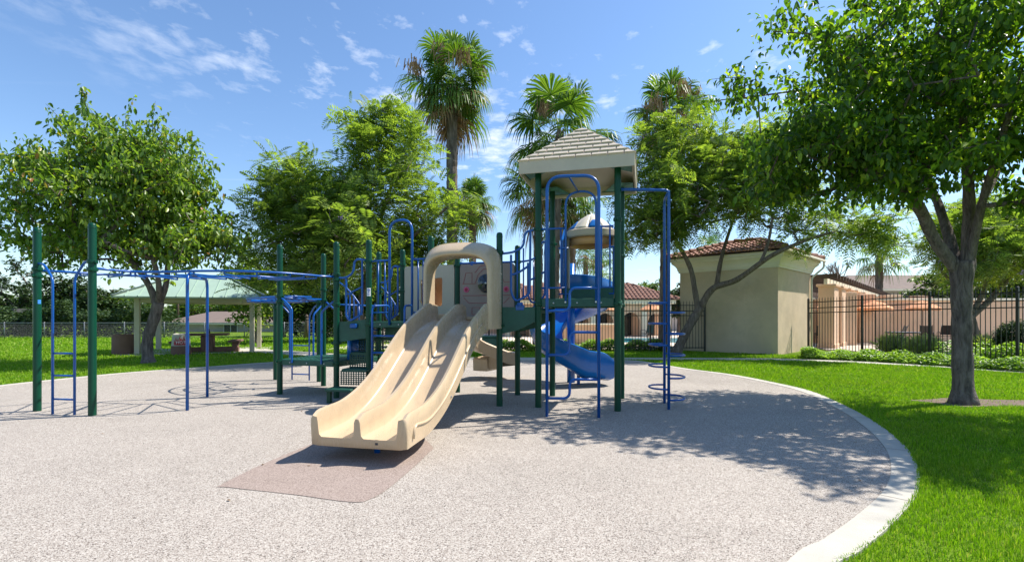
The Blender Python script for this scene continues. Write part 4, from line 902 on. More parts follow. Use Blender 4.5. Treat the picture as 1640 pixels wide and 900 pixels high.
# ------------------------------------------------------------------ far houses
def house(name, label, x0, x1, y, d, h, rh, wm, rm, wins, hip=.18, group=None):
    t = thing(name, label, 'house', ((x0+x1)/2, y, 0), group); MB().box(((x0+x1)/2, y+d/2, h/2), x1-x0, d, h).build('wall', wm, t)
    o_ = .6; L = x1-x0; a, b = Vector((x0-o_, y-o_, h)), Vector((x1+o_, y-o_, h)); e, f = Vector((x1+o_, y+d+o_, h)), Vector((x0-o_, y+d+o_, h)); c, dd = Vector((x1-L*hip, y+d/2, h+rh)), Vector((x0+L*hip, y+d/2, h+rh))
    MB().add([a, b, c, dd, e, f], [(0, 1, 2, 3), (1, 4, 2), (4, 5, 3, 2), (5, 0, 3), (0, 5, 4, 1)]).build('roof', rm, t)
    MB().beam(a-Vector((0, 0, .1)), b-Vector((0, 0, .1)), .08, .2).build('fascia', creamtrim, t)
    for (x, z, w, hh) in wins:
        w_ = MB().box((x, y-.03, z), w, .06, hh).build('window', glass, t)
        MB().box((x, y-.06, z), .06, .05, hh).box((x-w/2, y-.06, z), .07, .07, hh+.1).box((x+w/2, y-.06, z), .07, .07, hh+.1).box((x, y-.06, z+hh/2), w, .07, .07).box((x, y-.08, z-hh/2), w+.2, .12, .07).build('frame', white, w_)
    return t
greyw = mat('grey_stucco', (.30, .29, .26), .9, var=.05)
palew = mat('pale_stucco', (.52, .47, .42), .9, var=.05)
house('house', 'grey house with brown roof and white window above the pergola', 33, 45.5, 48, 9, 4.1, 1.7, greyw, shingle, [(38.4, 3.2, 1.8, 1.3), (35, 3.2, 1.3, 1.0), (42.5, 3.2, 1.5, 1.1)])
house('house', 'brown roofed house just right of the pump house gutter behind the fan palm', 27.5, 32.4, 44, 8, 3.2, 1.3, greyw, shingle, [(30, 2.2, 1.3, 1.0)])
house('house', 'low house with wide brown roof behind the chain link fence', -33, -14.5, 48, 9, .9, 1.1, palew, shingle, [(-27, .3, 1.3, .8), (-20, .3, 1.3, .8)], .08)
house('house', 'distant tan roofed house seen under the left half of the shelter', -57, -46, 88, 9, 2.0, 1.4, palew, tile, [(-52, 1.3, 1.5, 1.0)])
house('house', 'distant red roofed house seen under the right half of the shelter', -45, -33, 84, 9, 1.8, 1.3, palew, tile, [(-40, 1.1, 1.5, 1.0)])
house('house', 'tan roofed house seen between the leaning trunk and the pump house', 16, 20, 50, 6, 3.0, 1.1, palew, shingle, [])
# ------------------------------------------------------------------ chain link fence
t = thing('chain_link_fence', 'grey chain link fence along the far edge of the lawn', 'fence', (-30, 34, 0))
m = MB(); X0, X1, Yf, Hf = -40, -4.6, 34, 1.02
npst = 13
for i in range(npst+1):
    x = X0+(X1-X0)*i/npst; MB().tube([(x, Yf, -.05), (x, Yf, Hf+.05)], .035, 8).build('post', galv, t, smooth=True)
MB().tube([(X0, Yf, Hf), (X1, Yf, Hf)], .022, 6).build('top_rail', galv, t, smooth=True)
st = .085; A_, B_ = [], []
for i in range(int((X1-X0)/st)):
    x = X0+i*st; A_.append((x, 0, x+Hf, Hf)); B_.append((x+Hf, 0, x, Hf))
V = []; Fq = []; w = .005
for (xa, za, xb, zb) in A_+B_:
    o_ = len(V); V += [(xa-w, Yf, za), (xa+w, Yf, za), (xb+w, Yf, zb), (xb-w, Yf, zb)]; V += [(xa, Yf-w, za), (xa, Yf+w, za), (xb, Yf+w, zb), (xb, Yf-w, zb)]; Fq += [(o_, o_+1, o_+2, o_+3), (o_+4, o_+5, o_+6, o_+7)]
npmesh('wire_mesh', V, Fq, galv, t)
t = thing('iron_fence', 'low dark fence behind the tunnel panel joining the lawn fence', 'fence', (-5.4, 21, 0)); bpy.data.objects.remove(t)
# ------------------------------------------------------------------ picnic shelter
g0 = Vector((-14.1, 18.8, 0)); ga = Vector((.93, .367, 0)).normalized(); gb = Vector((-.367, .93, 0)).normalized(); GW, GD = 3.85, 2.75
t = thing('picnic_shelter', 'picnic shelter with green metal hip roof on beige posts', 'shelter', tuple(g0))
tops = []
for i, j in ((0, 0), (1, 0), (1, 1), (0, 1)):
    p = g0+ga*GW*i+gb*GD*j; tops.append(p); MB().box(p+Vector((0, 0, 1.09)), .17, .17, 2.18, ga, bev=.01).build('post', beige_post, t)
for i in range(4):
    a, b = tops[i], tops[(i+1) % 4]; z_ = Vector((0, 0, 2.08)); MB().beam(a+z_, b+z_, .10, .22, bev=.01).build('beam', beige_post, t)
ov = .62; E = [g0-ga*ov-gb*ov, g0+ga*(GW+ov)-gb*ov, g0+ga*(GW+ov)+gb*(GD+ov), g0-ga*ov+gb*(GD+ov)]; E = [e+Vector((0, 0, 2.17)) for e in E]
q1, q2 = g0+ga*1.1+gb*GD/2+Vector((0, 0, 3.12)), g0+ga*(GW-1.1)+gb*GD/2+Vector((0, 0, 3.12))
m = MB().add([*E, q1, q2], [(0, 1, 5, 4), (1, 2, 5), (2, 3, 4, 5), (3, 0, 4)]); m.add([e-Vector((0, 0, .06)) for e in E]+[q1-Vector((0, 0, .06)), q2-Vector((0, 0, .06))], [(4, 5, 1, 0), (5, 2, 1), (5, 4, 3, 2), (4, 0, 3)])
m.add(E+[e-Vector((0, 0, .06)) for e in E], [(i, 4+i, 4+(i+1) % 4, (i+1) % 4) for i in range(4)])
rfo = m.build('roof', groof, t)
seam = MB()
for (a, b, c, d) in ((E[0], E[1], q2, q1), (E[1], E[2], q2, q2), (E[2], E[3], q1, q2), (E[3], E[0], q1, q1)):
    L = (b-a).length; e = (b-a).normalized(); H = ((c+d)/2-(a+b)/2); H = H-e*H.dot(e); hl = H.length; up = H.normalized(); nr = e.cross(up)
    for k in range(1, int(L/.4)):
        x = k*.4; da, cb = (d-a).dot(e), (L-(c-a).dot(e)); ymax = min(1, x/da if da > .01 else 1, (L-x)/cb if cb > .01 else 1); seam.beam(a+e*x+nr*.012, a+e*x+up*hl*ymax+nr*.012, .022, .03)
seam.build('seams', groof, rfo)
rg = MB(); wht = mat('ridge_cap', (.10, .14, .11), .4)
for a, b in ((E[0], q1), (E[1], q2), (E[2], q2), (E[3], q1), (q1, q2)): rg.beam(a+Vector((0, 0, .025)), b+Vector((0, 0, .025)), .12, .035)
rg.build('ridge_cap', wht, rfo)
o = MB().prism([(p.x, p.y) for p in [g0-ga*.5-gb*.5, g0+ga*(GW+.5)-gb*.5, g0+ga*(GW+.5)+gb*(GD+.5), g0-ga*.5+gb*(GD+.5)]], -.05, .02).build('shelter_slab', conc); tag(o, kind='structure')
# picnic table
def D(a, b, z): return Vector((a, b, z))
tb = Vector(((333-820)/F*19.9, 19.9, .02)); ta, tn = ga, gb
t = thing('picnic_table', 'brown concrete picnic table with benches under the shelter', 'table', tuple(tb))
MB().box(tb+Vector((0, 0, .70)), 1.45, .75, .09, ta, bev=.02).build('table_top', brownconc, t)
MB().box(tb+Vector((0, 0, .33)), .42, .55, .66, ta, bev=.03).build('pedestal', brownconc, t)
for s_ in (-1, 1):
    p = tb+ta*.98*s_; be = MB().box(p+Vector((0, 0, .43)), .42, 1.3, .08, ta, bev=.02).build('bench', brownconc, t)
    MB().add([p+ta*x*s_+tn*y+Vector((0, 0, z)) for y in (-.22, .22) for x, z in ((-.12, 0), (-.02, .0), (.16, .40), (-.10, .40))], [(0, 1, 2, 3), (7, 6, 5, 4), (0, 4, 5, 1), (1, 5, 6, 2), (2, 6, 7, 3), (3, 7, 4, 0)]).build('bench_leg', brownconc, be)
MB().beam(tb-ta*1.1+Vector((0, 0, .1)), tb+ta*1.1+Vector((0, 0, .1)), .3, .2, bev=.02).build('base_beam', brownconc, t)
o = MB().lathe(tb+ta*.05+Vector((0, 0, .745)), [(.03, 0), (.032, .10), (.013, .15), (.013, .19)], 10).build('bottle', blackp, None, smooth=True); tag(o, 'dark bottle standing on the brown picnic table', 'bottle')
# hot coal bin
red = mat('red_paint', (.42, .02, .03), .5)
cb = Vector(((290-820)/F*18.7, 18.7, 0)); t = thing('hot_coal_bin', 'pale concrete hot coal bin with red flames reading HOT', 'bin', tuple(cb))
MB().lathe(cb, [(.30, 0), (.32, .02), (.32, .30), (.31, .34)], 24).build('base', brownconc, t, smooth=True, angle=40)
MB().lathe(cb+Vector((0, 0, .34)), [(.315, 0), (.31, .02), (.27, .42), (.20, .46), (.19, .42)], 24).build('bowl', conc, t, smooth=True, angle=40)
fw = (Vector((0, 0, 0))-cb).normalized(); fw = Vector((fw.x, fw.y, 0)).normalized(); fu = Vector((0, 0, 1)).cross(fw); m = MB()
def onbin(ang, z, extra=.004): rr = .31-.04*(z-.36)/.4+extra; d = fw*math.cos(ang)+fu*math.sin(ang); return cb+d*rr+Vector((0, 0, z))
for i, (a0, hgt) in enumerate([(-.75, .16), (-.55, .26), (-.3, .2), (-.1, .32), (.12, .22), (.33, .30), (.55, .2), (.75, .25)]):
    for k in range(3):
        z0, z1 = .42+hgt*k/3, .42+hgt*(k+1)/3; w0, w1 = .13*(1-k/3)**.7, .13*(1-(k+1)/3)**.7; c0, c1 = a0+.05*math.sin(k*2), a0+.05*math.sin(k*2+2)
        m.add([onbin(c0-w0, z0), onbin(c0+w0, z0), onbin(c1+w1, z1), onbin(c1-w1, z1)], [(0, 1, 2, 3)])
for k in range(-6, 6):
    m.add([onbin(k*.13, .37, .006), onbin((k+1)*.13, .37, .006), onbin((k+1)*.13, .46, .006), onbin(k*.13, .46, .006)], [(0, 1, 2, 3)])
m.build('flame_marking', red, t)
text_part('HOT', .15, white, t, onbin(0, .47, .03), fu, fw)
tc_ = Vector(((198-820)/F*18.9, 18.9, 0)); t = thing('trash_bin', 'brown concrete round trash bin beside the left shelter post', 'bin', tuple(tc_))
MB().lathe(tc_, [(.36, 0), (.365, .02), (.365, .74), (.35, .76), (.31, .76), (.31, .70)], 28).build('body', brownconc, t, smooth=True, angle=40)
MB().lathe(tc_+Vector((0, 0, .45)), [(.30, 0), (.30, .245)], 24).build('liner', blackp, t)
# second bin half hidden by the coal bin
# carport roofs left
carp = mat('carport_grey', (.06, .06, .065), .8)
t = thing('carport', 'low dark flat roofed carport at the far left edge', 'carport', (-41, 41, 0))
MB().box((-41.5, 41, 1.95), 4.2, 3, .3).build('roof', carp, t)
for x in (-43.3, -39.7): MB().box((x, 39.8, .9), .1, .1, 1.8).build('post', galv, t)
t2 = thing('carport', 'small dark flat roofed carport between the two leftmost posts', 'carport', (-36, 40, 0)); MB().box((-36.3, 40, 1.45), 2.6, 2.6, .24).build('roof', carp, t2)
for x in (-37.4, -35.2): MB().box((x, 39, .66), .1, .1, 1.33).build('post', galv, t2)
# utility pole far off
px_ = Vector(((285-820)/F*60, 60, 0)); t = thing('utility_pole', 'thin wooden utility pole far behind the shelter', 'pole', tuple(px_)); MB().tube([px_, px_+Vector((0, 0, 6.2))], [.14, .1], 8).build('pole', wood, t, smooth=True); MB().beam(px_+Vector((-.8, 0, 5.6)), px_+Vector((.8, 0, 5.6)), .1, .1).build('crossarm', wood, t)
# green utility box behind the slide
ub = Vector(((784-820)/F*16.9, 17.9, 0)); t = thing('utility_box', 'dark green utility box behind the slide near the pool fence', 'box', tuple(ub))
MB().box(ub+Vector((0, 0, .34)), .62, .5, .68, bev=.02).build('body', dgreen, t); MB().box(ub+Vector((0, 0, .71)), .7, .58, .06, bev=.015).build('lid', dgreen, t)
# ------------------------------------------------------------------ the play structure (one bolted thing)
PS = thing('play_structure', 'green and blue climbing structure with tan double slide and shingled tower roof', 'play structure', (-.8, 8.2, 0))
Z = Vector((0, 0, 1))
def v2(x, y): return Vector((x, y, 0))
L1, L2, L3, L4 = v2(-4.23, 9.1), v2(-3.05, 8.68), v2(-3.85, 10.2), v2(-2.63, 9.86)
L5, L6 = v2(-5.3, 11.2), v2(-4.2, 10.87)
M1, M2, S1 = v2(-2.46, 8.58), v2(-1.33, 8.2), v2(-.197, 7.89)
M1b, M2b, S2 = v2(-2.13, 9.73), v2(-1.02, 9.34), v2(.10, 9.03)
T1, T2, T3, T4 = v2(.41, 7.78), v2(1.58, 7.47), v2(.72, 8.90), v2(1.89, 8.62)
P1, P2 = v2(-7.1, 7.47), v2(-5.99, 7.13)
u = (T2-T1).normalized(); v = Vector((-u.y, u.x, 0))
PR = .05
def post(p, h, clamps=(), flat=False, name='post'):
    m = MB(); pr = [(PR, -.02), (PR, h-.05)]
    if not flat: pr += [(PR*.96, h-.028), (PR*.75, h-.01), (PR*.4, h-.002), (.004, h)]
    else: pr += [(PR, h)]
    m.lathe(p, pr, 20); o = m.build(name, green, PS, smooth=True, angle=50)
    if not flat:
        MB().lathe(p+Z*(h-.075), [(PR+.002, 0), (PR+.003, .004), (PR+.003, .012), (PR+.001, .014)], 20).build('cap_seam', green, o, smooth=True)
    for z in clamps:
        c = MB().lathe(p+Z*(z-.028), [(PR+.002, 0), (PR+.014, .004), (PR+.017, .028), (PR+.014, .052), (PR+.002, .056)], 20)
        for k in (0, 1):
            d = Vector((math.cos(k*math.pi+z*7), math.sin(k*math.pi+z*7), 0)); c.box(p+d*(PR+.022)+Z*z, .03, .035, .045, d, bev=.008)
        c.build('clamp', green, o, smooth=True, angle=40)
    return o
post(P1, 2.74, (2.12, 2.02)); post(P2, 2.745, (2.19, 2.08))
post(L1, 2.72, (2.12, 1.78, 1.68, .6)); post(L2, 2.71, (2.14, 2.05, 1.62, .95, .6)); post(L3, 2.70, (1.96, 1.74, .6)); post(L4, 2.69, (1.9, .6, 1.2))
post(L5, 1.80, (1.72, 1.62)); post(L6, 1.80, (1.72, 1.62))
post(M1, 2.73, (2.36, 1.27)); post(M2, 2.73, (2.36, 1.27)); post(M1b, 2.72, (2.42, 1.9, 1.27)); post(M2b, 2.72, (2.36, 1.27)); post(S2, 2.70, (2.40, 1.27, 1.05)); post(S1, 2.74, (2.42, 1.27))
RZ = 3.57
post(T1, RZ+.12, (2.76, 1.60), True); post(T2, RZ+.12, (2.86, 1.60), True); post(T3, RZ+.12, (2.7, 1.6), True); post(T4, RZ+.12, (2.7, 2.45, 1.6), True)
# label sticker on a post
stk = MB(); q = M1; fd = (Vector((0, 0, 0))-M1).normalized(); fa = math.atan2(fd.y, fd.x)
for k in range(-4, 4):
    a0, a1 = fa+k*.16, fa+(k+1)*.16; rr = PR+.0015; z0, z1 = 1.76, 1.90
    stk.add([q+Vector((math.cos(a0)*rr, math.sin(a0)*rr, z0)), q+Vector((math.cos(a1)*rr, math.sin(a1)*rr, z0)), q+Vector((math.cos(a1)*rr, math.sin(a1)*rr, z1)), q+Vector((math.cos(a0)*rr, math.sin(a0)*rr, z1))], [(0, 1, 2, 3)])
so_ = stk.build('age_sticker', white, PS)
stk = MB()
for z0, z1, k0, k1 in ((1.855, 1.875, -3, 3), (1.825, 1.842, -2, 2), (1.785, 1.80, -3, 2)):
    for k in range(k0, k1):
        a0, a1 = fa+k*.16, fa+(k+.8)*.16; rr = PR+.003
        stk.add([q+Vector((math.cos(a0)*rr, math.sin(a0)*rr, z0)), q+Vector((math.cos(a1)*rr, math.sin(a1)*rr, z0)), q+Vector((math.cos(a1)*rr, math.sin(a1)*rr, z1)), q+Vector((math.cos(a0)*rr, math.sin(a0)*rr, z1))], [(0, 1, 2, 3)])
stk.build('sticker_print', blueink, so_)
# small blue emblem sticker on the first post
q = P1; stk = MB(); fa = math.atan2(-P1.y, -P1.x)+.5
for k in range(-2, 2):
    a0, a1 = fa+k*.2, fa+(k+1)*.2; rr = PR+.0015
    stk.add([q+Vector((math.cos(a0)*rr, math.sin(a0)*rr, z0)) for z0 in (1.60,)]+[q+Vector((math.cos(a1)*rr, math.sin(a1)*rr, 1.60)), q+Vector((math.cos(a1)*rr, math.sin(a1)*rr, 1.66)), q+Vector((math.cos(a0)*rr, math.sin(a0)*rr, 1.66))], [(0, 1, 2, 3)])
stk.build('blue_sticker', mat('blue_sticker', (.05, .25, .7), .4), PS)
def deck(corners, z, th=.10, name='deck', inset=.0):
    c = sum(corners, Vector())/len(corners); pl = [p+(c-p).normalized()*inset for p in corners]
    m = MB().prism([(p.x, p.y) for p in pl], z-.035, z)
    n = len(pl)
    for i in range(n): a, b = pl[i], pl[(i+1) % n]; d = (b-a).normalized(); m.beam(a+d*.05+Z*(z-th/2-.003), b-d*.05+Z*(z-th/2-.003), .035, th, bev=.008)
    o = m.build(name, dgreen, PS)
    hl = MB(); e1 = (pl[1]-pl[0]); e2 = (pl[3]-pl[0]) if n == 4 else (pl[2]-pl[0])
    for i in range(1, 12):
        for j in range(1, 12):
            p = pl[0]+e1*(i/12)+e2*(j/12)
            if n == 4: hl.lathe(p+Z*(z+.0005), [(.018, 0), (.018, .001)], 6)
    if n == 4: hl.build('deck_holes', blackp, o)
    bl = MB()
    for i in range(n):
        a, b = pl[i], pl[(i+1) % n]; d = (b-a).normalized(); o_ = Vector((d.y, -d.x, 0))
        for f in (.2, .5, .8): bl.lathe(lerp(a, b, f)+Z*(z-th*.55)+o_*.018, [(.013, 0), (.013, .008), (.006, .012)], 8, o_)
    bl.build('deck_bolts', steel, o)
    return o
DL, DM, DT = .64, 1.33, 1.69
deck([L1, L2, L4, L3], DL); deck([M1, M2, M2b, M1b], DM); deck([M2, S1, S2, M2b], DM); deck([T1, T2, T4, T3], DT, .13)
# ---- bridge step between slide deck and tower
m = MB(); a, b, c, d = S1, T1, T3, S2
m.prism([(p.x, p.y) for p in (a, b, c, d)], 1.47, 1.51)
for p, q in ((S1, T1), (S2, T3)):
    dd = (q-p).normalized(); top = [p+dd*.05+Z*1.56, q-dd*.05+Z*1.56]; bot = [q-dd*.05+Z*1.33, p+dd*.30+Z*1.20, p+dd*.05+Z*1.14]; nn = Vector((dd.y, -dd.x, 0))*.014
    pts = top+bot; k = len(pts); m.add([x+nn for x in pts]+[x-nn for x in pts], [tuple(range(k)), tuple(range(2*k-1, k-1, -1))]+[(i, k+i, k+(i+1) % k, (i+1) % k) for i in range(k)])
m.build('bridge_panel', dgreen, PS)
def rail(pts, name='handrail', r=.0185, rr=.07, parent=None, m=blue):
    o = MB().tube(fillet(pts, rr), r, 10).build(name, m, parent or PS, smooth=True, angle=60); return o
def bars(o, segs, r=.012, name='bar'):
    for a, b in segs: MB().tube([a, b], r, 8).build(name, blue, o, smooth=True)
# S-curved rails of the bridge, front and back
for (A, B, k) in ((S1, T1, 0), (S2, T3, 1)):
    d = (B-A); o = rail([A+d*.06+Z*2.40, A+d*.38+Z*2.42, A+d*.62+Z*2.50, A+d*.66+Z*2.74, B-d*.05+Z*2.76], rr=.12)
    p = lambda f, z: A+d*f+Z*z
    lo = rail([p(.30, 2.38), p(.30, 1.78), p(.42, 1.64), p(.78, 1.76), p(.80, 2.74)], 'lower_rail', rr=.08, parent=o)
    bars(o, [(p(.46, 1.70), p(.46, 2.42)), (p(.62, 1.72), p(.62, 2.48))]); rail([p(.30, 2.06), p(.50, 2.10), p(.80, 2.22)], 'mid_rail', parent=o)
    MB().lathe(A+d*.53+Z*1.60, [(.045, -.03), (.05, 0), (.045, .03)], 10).box(A+d*.53+Z*1.55, .14, .04, .09, d, bev=.01).build('bracket', blue, o)
# ---- double slide
a0 = lerp(M2, S1, .5); sd = Vector((-.2136, -.977, 0)).normalized(); su = Vector((-sd.y, sd.x, 0))
LEN = 3.30
def prof(s):
    """floor height of the slide along its length"""
    if s < .28: return 1.345-.02*s
    t = (s-.28)/(LEN-.28-.42)
    if t < 1:
        zz = 1.34-1.085*(t+.10*math.sin(2*math.pi*(t-.02))*-1*.9)
        return zz
    return .255-.05*(s-(LEN-.42))
# smooth by table
ss = np.linspace(0, LEN, 67); zs = np.array([prof(x) for x in ss])
for _ in range(6): zs[1:-1] = (zs[:-2]+2*zs[1:-1]+zs[2:])/4
HW = .498
def sect(i):
    s, z = ss[i], zs[i]; f = s/LEN
    wall = .25+.05*math.exp(-((s-.35)/.25)**2); mid = wall*.95
    endk = max(0, (s-(LEN-.13))/.13); drop = endk**2.6
    wall *= (1-.14*drop); mid *= (1-.14*drop)
    sk = -.11+.035*f
    P = [(-HW-.005, sk), (-HW-.012, wall*.55), (-HW-.008, wall-.03), (-HW+.012, wall), (-HW+.045, wall-.008), (-HW+.052, wall-.045), (-HW+.058, wall*.45), (-HW+.066, .03), (-HW+.09, .003), (-HW+.24, 0),
         (-.19, 0), (-.068, .003), (-.043, .03), (-.036, mid*.5), (-.032, mid-.04), (-.018, mid-.004), (.018, mid-.004), (.032, mid-.04), (.036, mid*.5), (.043, .03), (.068, .003), (.19, 0),
         (HW-.24, 0), (HW-.09, .003), (HW-.066, .03), (HW-.058, wall*.45), (HW-.052, wall-.045), (HW-.045, wall-.008), (HW-.012, wall), (HW+.008, wall-.03), (HW+.012, wall*.55), (HW+.005, sk), (HW-.06, sk-.012), (0, sk-.015), (-HW+.06, sk-.012)]
    # keep sections perpendicular-ish to the slope
    i2, i1 = min(i+1, len(ss)-1), max(i-1, 0); sl = math.atan2(zs[i2]-zs[i1], ss[i2]-ss[i1])*.9
    out = []
    for x, h in P: out.append(a0+su*x+sd*(s+.02-h*math.sin(sl))+Z*(z+h*math.cos(sl)))
    return out
loops = [sect(i) for i in range(len(ss))]
last = loops[-1]; c_ = sum(last, Vector())/len(last)
end1 = [p+sd*.022+(c_-p)*.02 for p in last]
cc = [p+sd*.030+(c_-p)*.06 for p in last]
m = MB().loft(loops+[end1, cc], cap0=True, cap1=True)
slide = m.build('double_slide', tan, PS, smooth=True, angle=55)
for s_ in (.16, .60, 1.3, 2.1):
    for sg in (-1, 1): i = int(s_/LEN*66); MB().lathe(a0+su*sg*(HW+.010)+sd*s_+Z*(zs[i]-.03), [(.014, 0), (.014, .006), (.006, .010)], 8, su*sg).build('bolt', steel, slide)
pl_ = MB(); pl_.box(a0+sd*(LEN+.045)+su*.20+Z*(zs[-1]-.02), .03, .008, .05, su).build('lip_plug', blackp, slide)
for side in (-1, 1):   # raised flange along the outer walls
    pts = []
    for i in range(14, len(ss)-3, 2):
        s, z = ss[i], zs[i]; sl = math.atan2(zs[i+1]-zs[i-1], ss[i+1]-ss[i-1]); h = .07+.05*math.exp(-((s-LEN+.05)/.3)**2); pts.append(a0+su*side*(HW+.012)+sd*(s+.02-h*math.sin(sl))+Z*(z+h*math.cos(sl)))
    e = pts[-1]; pts += [e+sd*.06-Z*.03, e+sd*.08-Z*.12]
    MB().tube(pts, .016, 8).build('side_flange', tan, slide, smooth=True)
for s_, z_ in ((.95, .98),):   # moulded joint on the right wall
    i = 20; s = ss[i]; z = zs[i]; MB().tube(fillet([a0+su*(HW+.012)+sd*(s+x)+Z*(z+h) for x, h in ((.0, .27), (.03, .16), (.0, .12), (.06, -.02), (.05, -.10))], .04), .014, 6).build('joint', tan, slide, smooth=True)
MB().tube([a0+sd*(LEN-.35)+Z*.18, a0+sd*(LEN-.35)], .03, 10).tube([a0+sd*(LEN-.35)+su*.0+Z*.16, a0+sd*(LEN-.35)+su*.3+Z*.17], .02, 8).build('slide_foot', blue, PS, smooth=True)
MB().box(a0+sd*1.75+Z*.28, .06, .06, .56, su).build('slide_leg', blue, PS)
# ---- slide hood
hc = a0
def harch(w, top, cr, dd, foot, n=6, cw=.10):
    """portal outline: foot, up, rounded shoulder with gentle crown, down"""
    hh = .26+cw; e_ = 2/3.1
    pts = [(-w, foot), (-w, foot+.35), (-w, top-hh-.22)]
    for k in range(0, 15): a = math.pi*(1-k/28); pts.append((-w*abs(math.cos(a))**e_, top-hh+hh*math.sin(a)**e_))
    L = pts+[(-x, z) for x, z in pts[-2::-1]]
    return [hc+su*x+sd*dd+Z*z for x, z in L]
ft = 1.22
A1 = dict(cw=.09); A2 = dict(cw=.17)
loops = [harch(.50, 2.34, .13, .02, ft+.08, **A1), harch(.495, 2.345, .13, .18, ft+.05, **A1), harch(.485, 2.345, .13, .40, ft, **A1), harch(.492, 2.362, .14, .435, ft, **A1), harch(.515, 2.385, .15, .44, ft, cw=.11), harch(.56, 2.46, .15, .37, ft, cw=.14), harch(.61, 2.555, .15, .20, ft, **A2), harch(.625, 2.58, .16, .15, ft, **A2), harch(.628, 2.585, .16, .04, ft, **A2), harch(.61, 2.56, .16, .0, ft+.05, **A2), harch(.50, 2.34, .13, .02, ft+.08, **A1)]
MB().loft(loops, closed=False).build('slide_hood', tan, PS, smooth=True, angle=70)
MB().box(hc+sd*.04+Z*1.40+su*-.26, .44, .05, .10, su, bev=.015).box(hc+sd*.04+Z*1.38+su*.26, .44, .05, .06, su, bev=.015).build('slide_sill', tan, PS)
# ---- tower roof
c = (T1+T2+T3+T4)/4; hs = .605+.25
def rp(x, y, z): return c+u*x+v*y+Z*z
TZ0, TZ1, TA = RZ, RZ+.18, 4.50
m = MB(); q = [(-1, -1), (1, -1), (1, 1), (-1, 1)]
def ringp(s_, z): return [rp(a*s_, b*s_, z) for a, b in q]
m.loft([ringp(hs-.035, TZ0+.03), ringp(hs-.02, TZ0), ringp(hs, TZ0), ringp(hs, TZ1), ringp(hs-.02, TZ1+.012), ringp(.05, TA-.03)], cap1=True)
m.loft([ringp(hs-.035, TZ0+.03), ringp(hs-.045, TZ1-.02), ringp(.55, TZ1+.14), ringp(.04, TZ1+.42)], cap1=True)
roof = m.build('tower_roof', taupe, PS, angle=30)
sh = MB(); rows = 8
for fi in range(4):
    A, B = Vector(rp(*[k*hs for k in q[fi]], TZ1)), Vector(rp(*[k*hs for k in q[(fi+1) % 4]], TZ1)); ap = rp(0, 0, TA); mid = (A+B)/2; e = (B-A).normalized(); up = (ap-mid); H = up.length; up.normalize(); nr = e.cross(up); nr = -nr if nr.z < 0 else nr
    for r_ in range(rows):
        y0, y1 = H*r_/rows, H*(r_+1)/rows; hw0 = hs*(1-r_/rows); hw1 = hs*(1-(r_+1)/rows); bw = .235; off_ = .5*(r_ % 2)
        k = math.floor(-hw0/bw)-1
        while (k+off_)*bw < hw0:
            x0, x1 = (k+off_)*bw+.009, (k+1+off_)*bw-.009; k += 1
            xa0, xb0 = max(x0, -hw0), min(x1, hw0); xa1, xb1 = max(x0, -hw1), min(x1, hw1)
            if xb0-xa0 < .02: continue
            if xb1 < xa1: xa1 = xb1 = max(min((x0+x1)/2, hw1), -hw1)
            t0, t1 = .032, .004; yb = y0-.012 if r_ else y0
            P8 = [mid+e*xa0+up*yb, mid+e*xb0+up*yb, mid+e*xb1+up*y1, mid+e*xa1+up*y1]
            sh.add([p-nr*.01 for p in P8]+[P8[0]+nr*t0, P8[1]+nr*t0, P8[2]+nr*t1, P8[3]+nr*t1], [(0, 3, 2, 1), (4, 5, 6, 7), (0, 1, 5, 4), (1, 2, 6, 5), (2, 3, 7, 6), (3, 0, 4, 7)])
sh.build('shingles', taupe, roof)
gm_ = mat('scuffed_green', (.05, .17, .13), .6, var=.5, vscale=20)
for i in range(4):   # scuffed green corner gussets under the roof
    gus = MB(); a_, b_ = q[i]; p0 = rp(a_*(hs-.05), b_*(hs-.05), TZ0+.05)
    for w0, s_ in ((u, -a_), (v, -b_)):
        e = w0*s_; gus.add([p0, p0+e*.55, p0+e*.10+Z*.10]+[x+Z*.012 for x in (p0, p0+e*.55, p0+e*.10+Z*.10)], [(0, 1, 2), (5, 4, 3), (0, 3, 4, 1), (1, 4, 5, 2), (2, 5, 3, 0)])
    gus.add([p0+u*(-a_)*.5+Z*.01, p0, p0+v*(-b_)*.5+Z*.01, rp(a_*.5, b_*.5, TZ0+.13)], [(0, 1, 2, 3)])
    gus.build('gusset', gm_, roof)
# ---- tower front ladder (outer arch with S rungs) and inner arch
A, B = G(876, 667), G(959, 668.5)
A.z = B.z = 0; zt = 3.38
lad = MB().tube(fillet([A, A+Z*zt, B+Z*zt, B], .22, 8), .0225, 12).build('climber_arch', blue, PS, smooth=True)
for (zl, zh) in ((.26, .53), (.87, 1.19), (1.49, 1.81)):
    pts = fillet([A+Z*zl, lerp(A, B, .44)+Z*zl, lerp(A, B, .44)+Z*zh, B+Z*zh], .10, 6); MB().tube(pts, .0195, 10).build('rung', blue, lad, smooth=True)
e0 = T1+v*-.03; da = (T2-T1); I1, I2 = T1+da*.36-v*.05, T1+da*.74-v*.05
inn = MB().tube(fillet([I1+Z*(DT-.08), I1+Z*3.30, I2+Z*3.30, I2+Z*(DT-.08)], .28, 8), .017, 10).build('inner_arch', blue, PS, smooth=True)
MB().tube([lerp(A, B, .42)+Z*3.38, lerp(I1, I2, .42)+Z*3.30], .013, 8).build('link_bar', blue, inn, smooth=True)
for p in (I1, I2): MB().lathe(p+Z*(DT-.06)-v*.018, [(.014, 0), (.014, .012)], 8, -v).build('bolt', steel, inn)
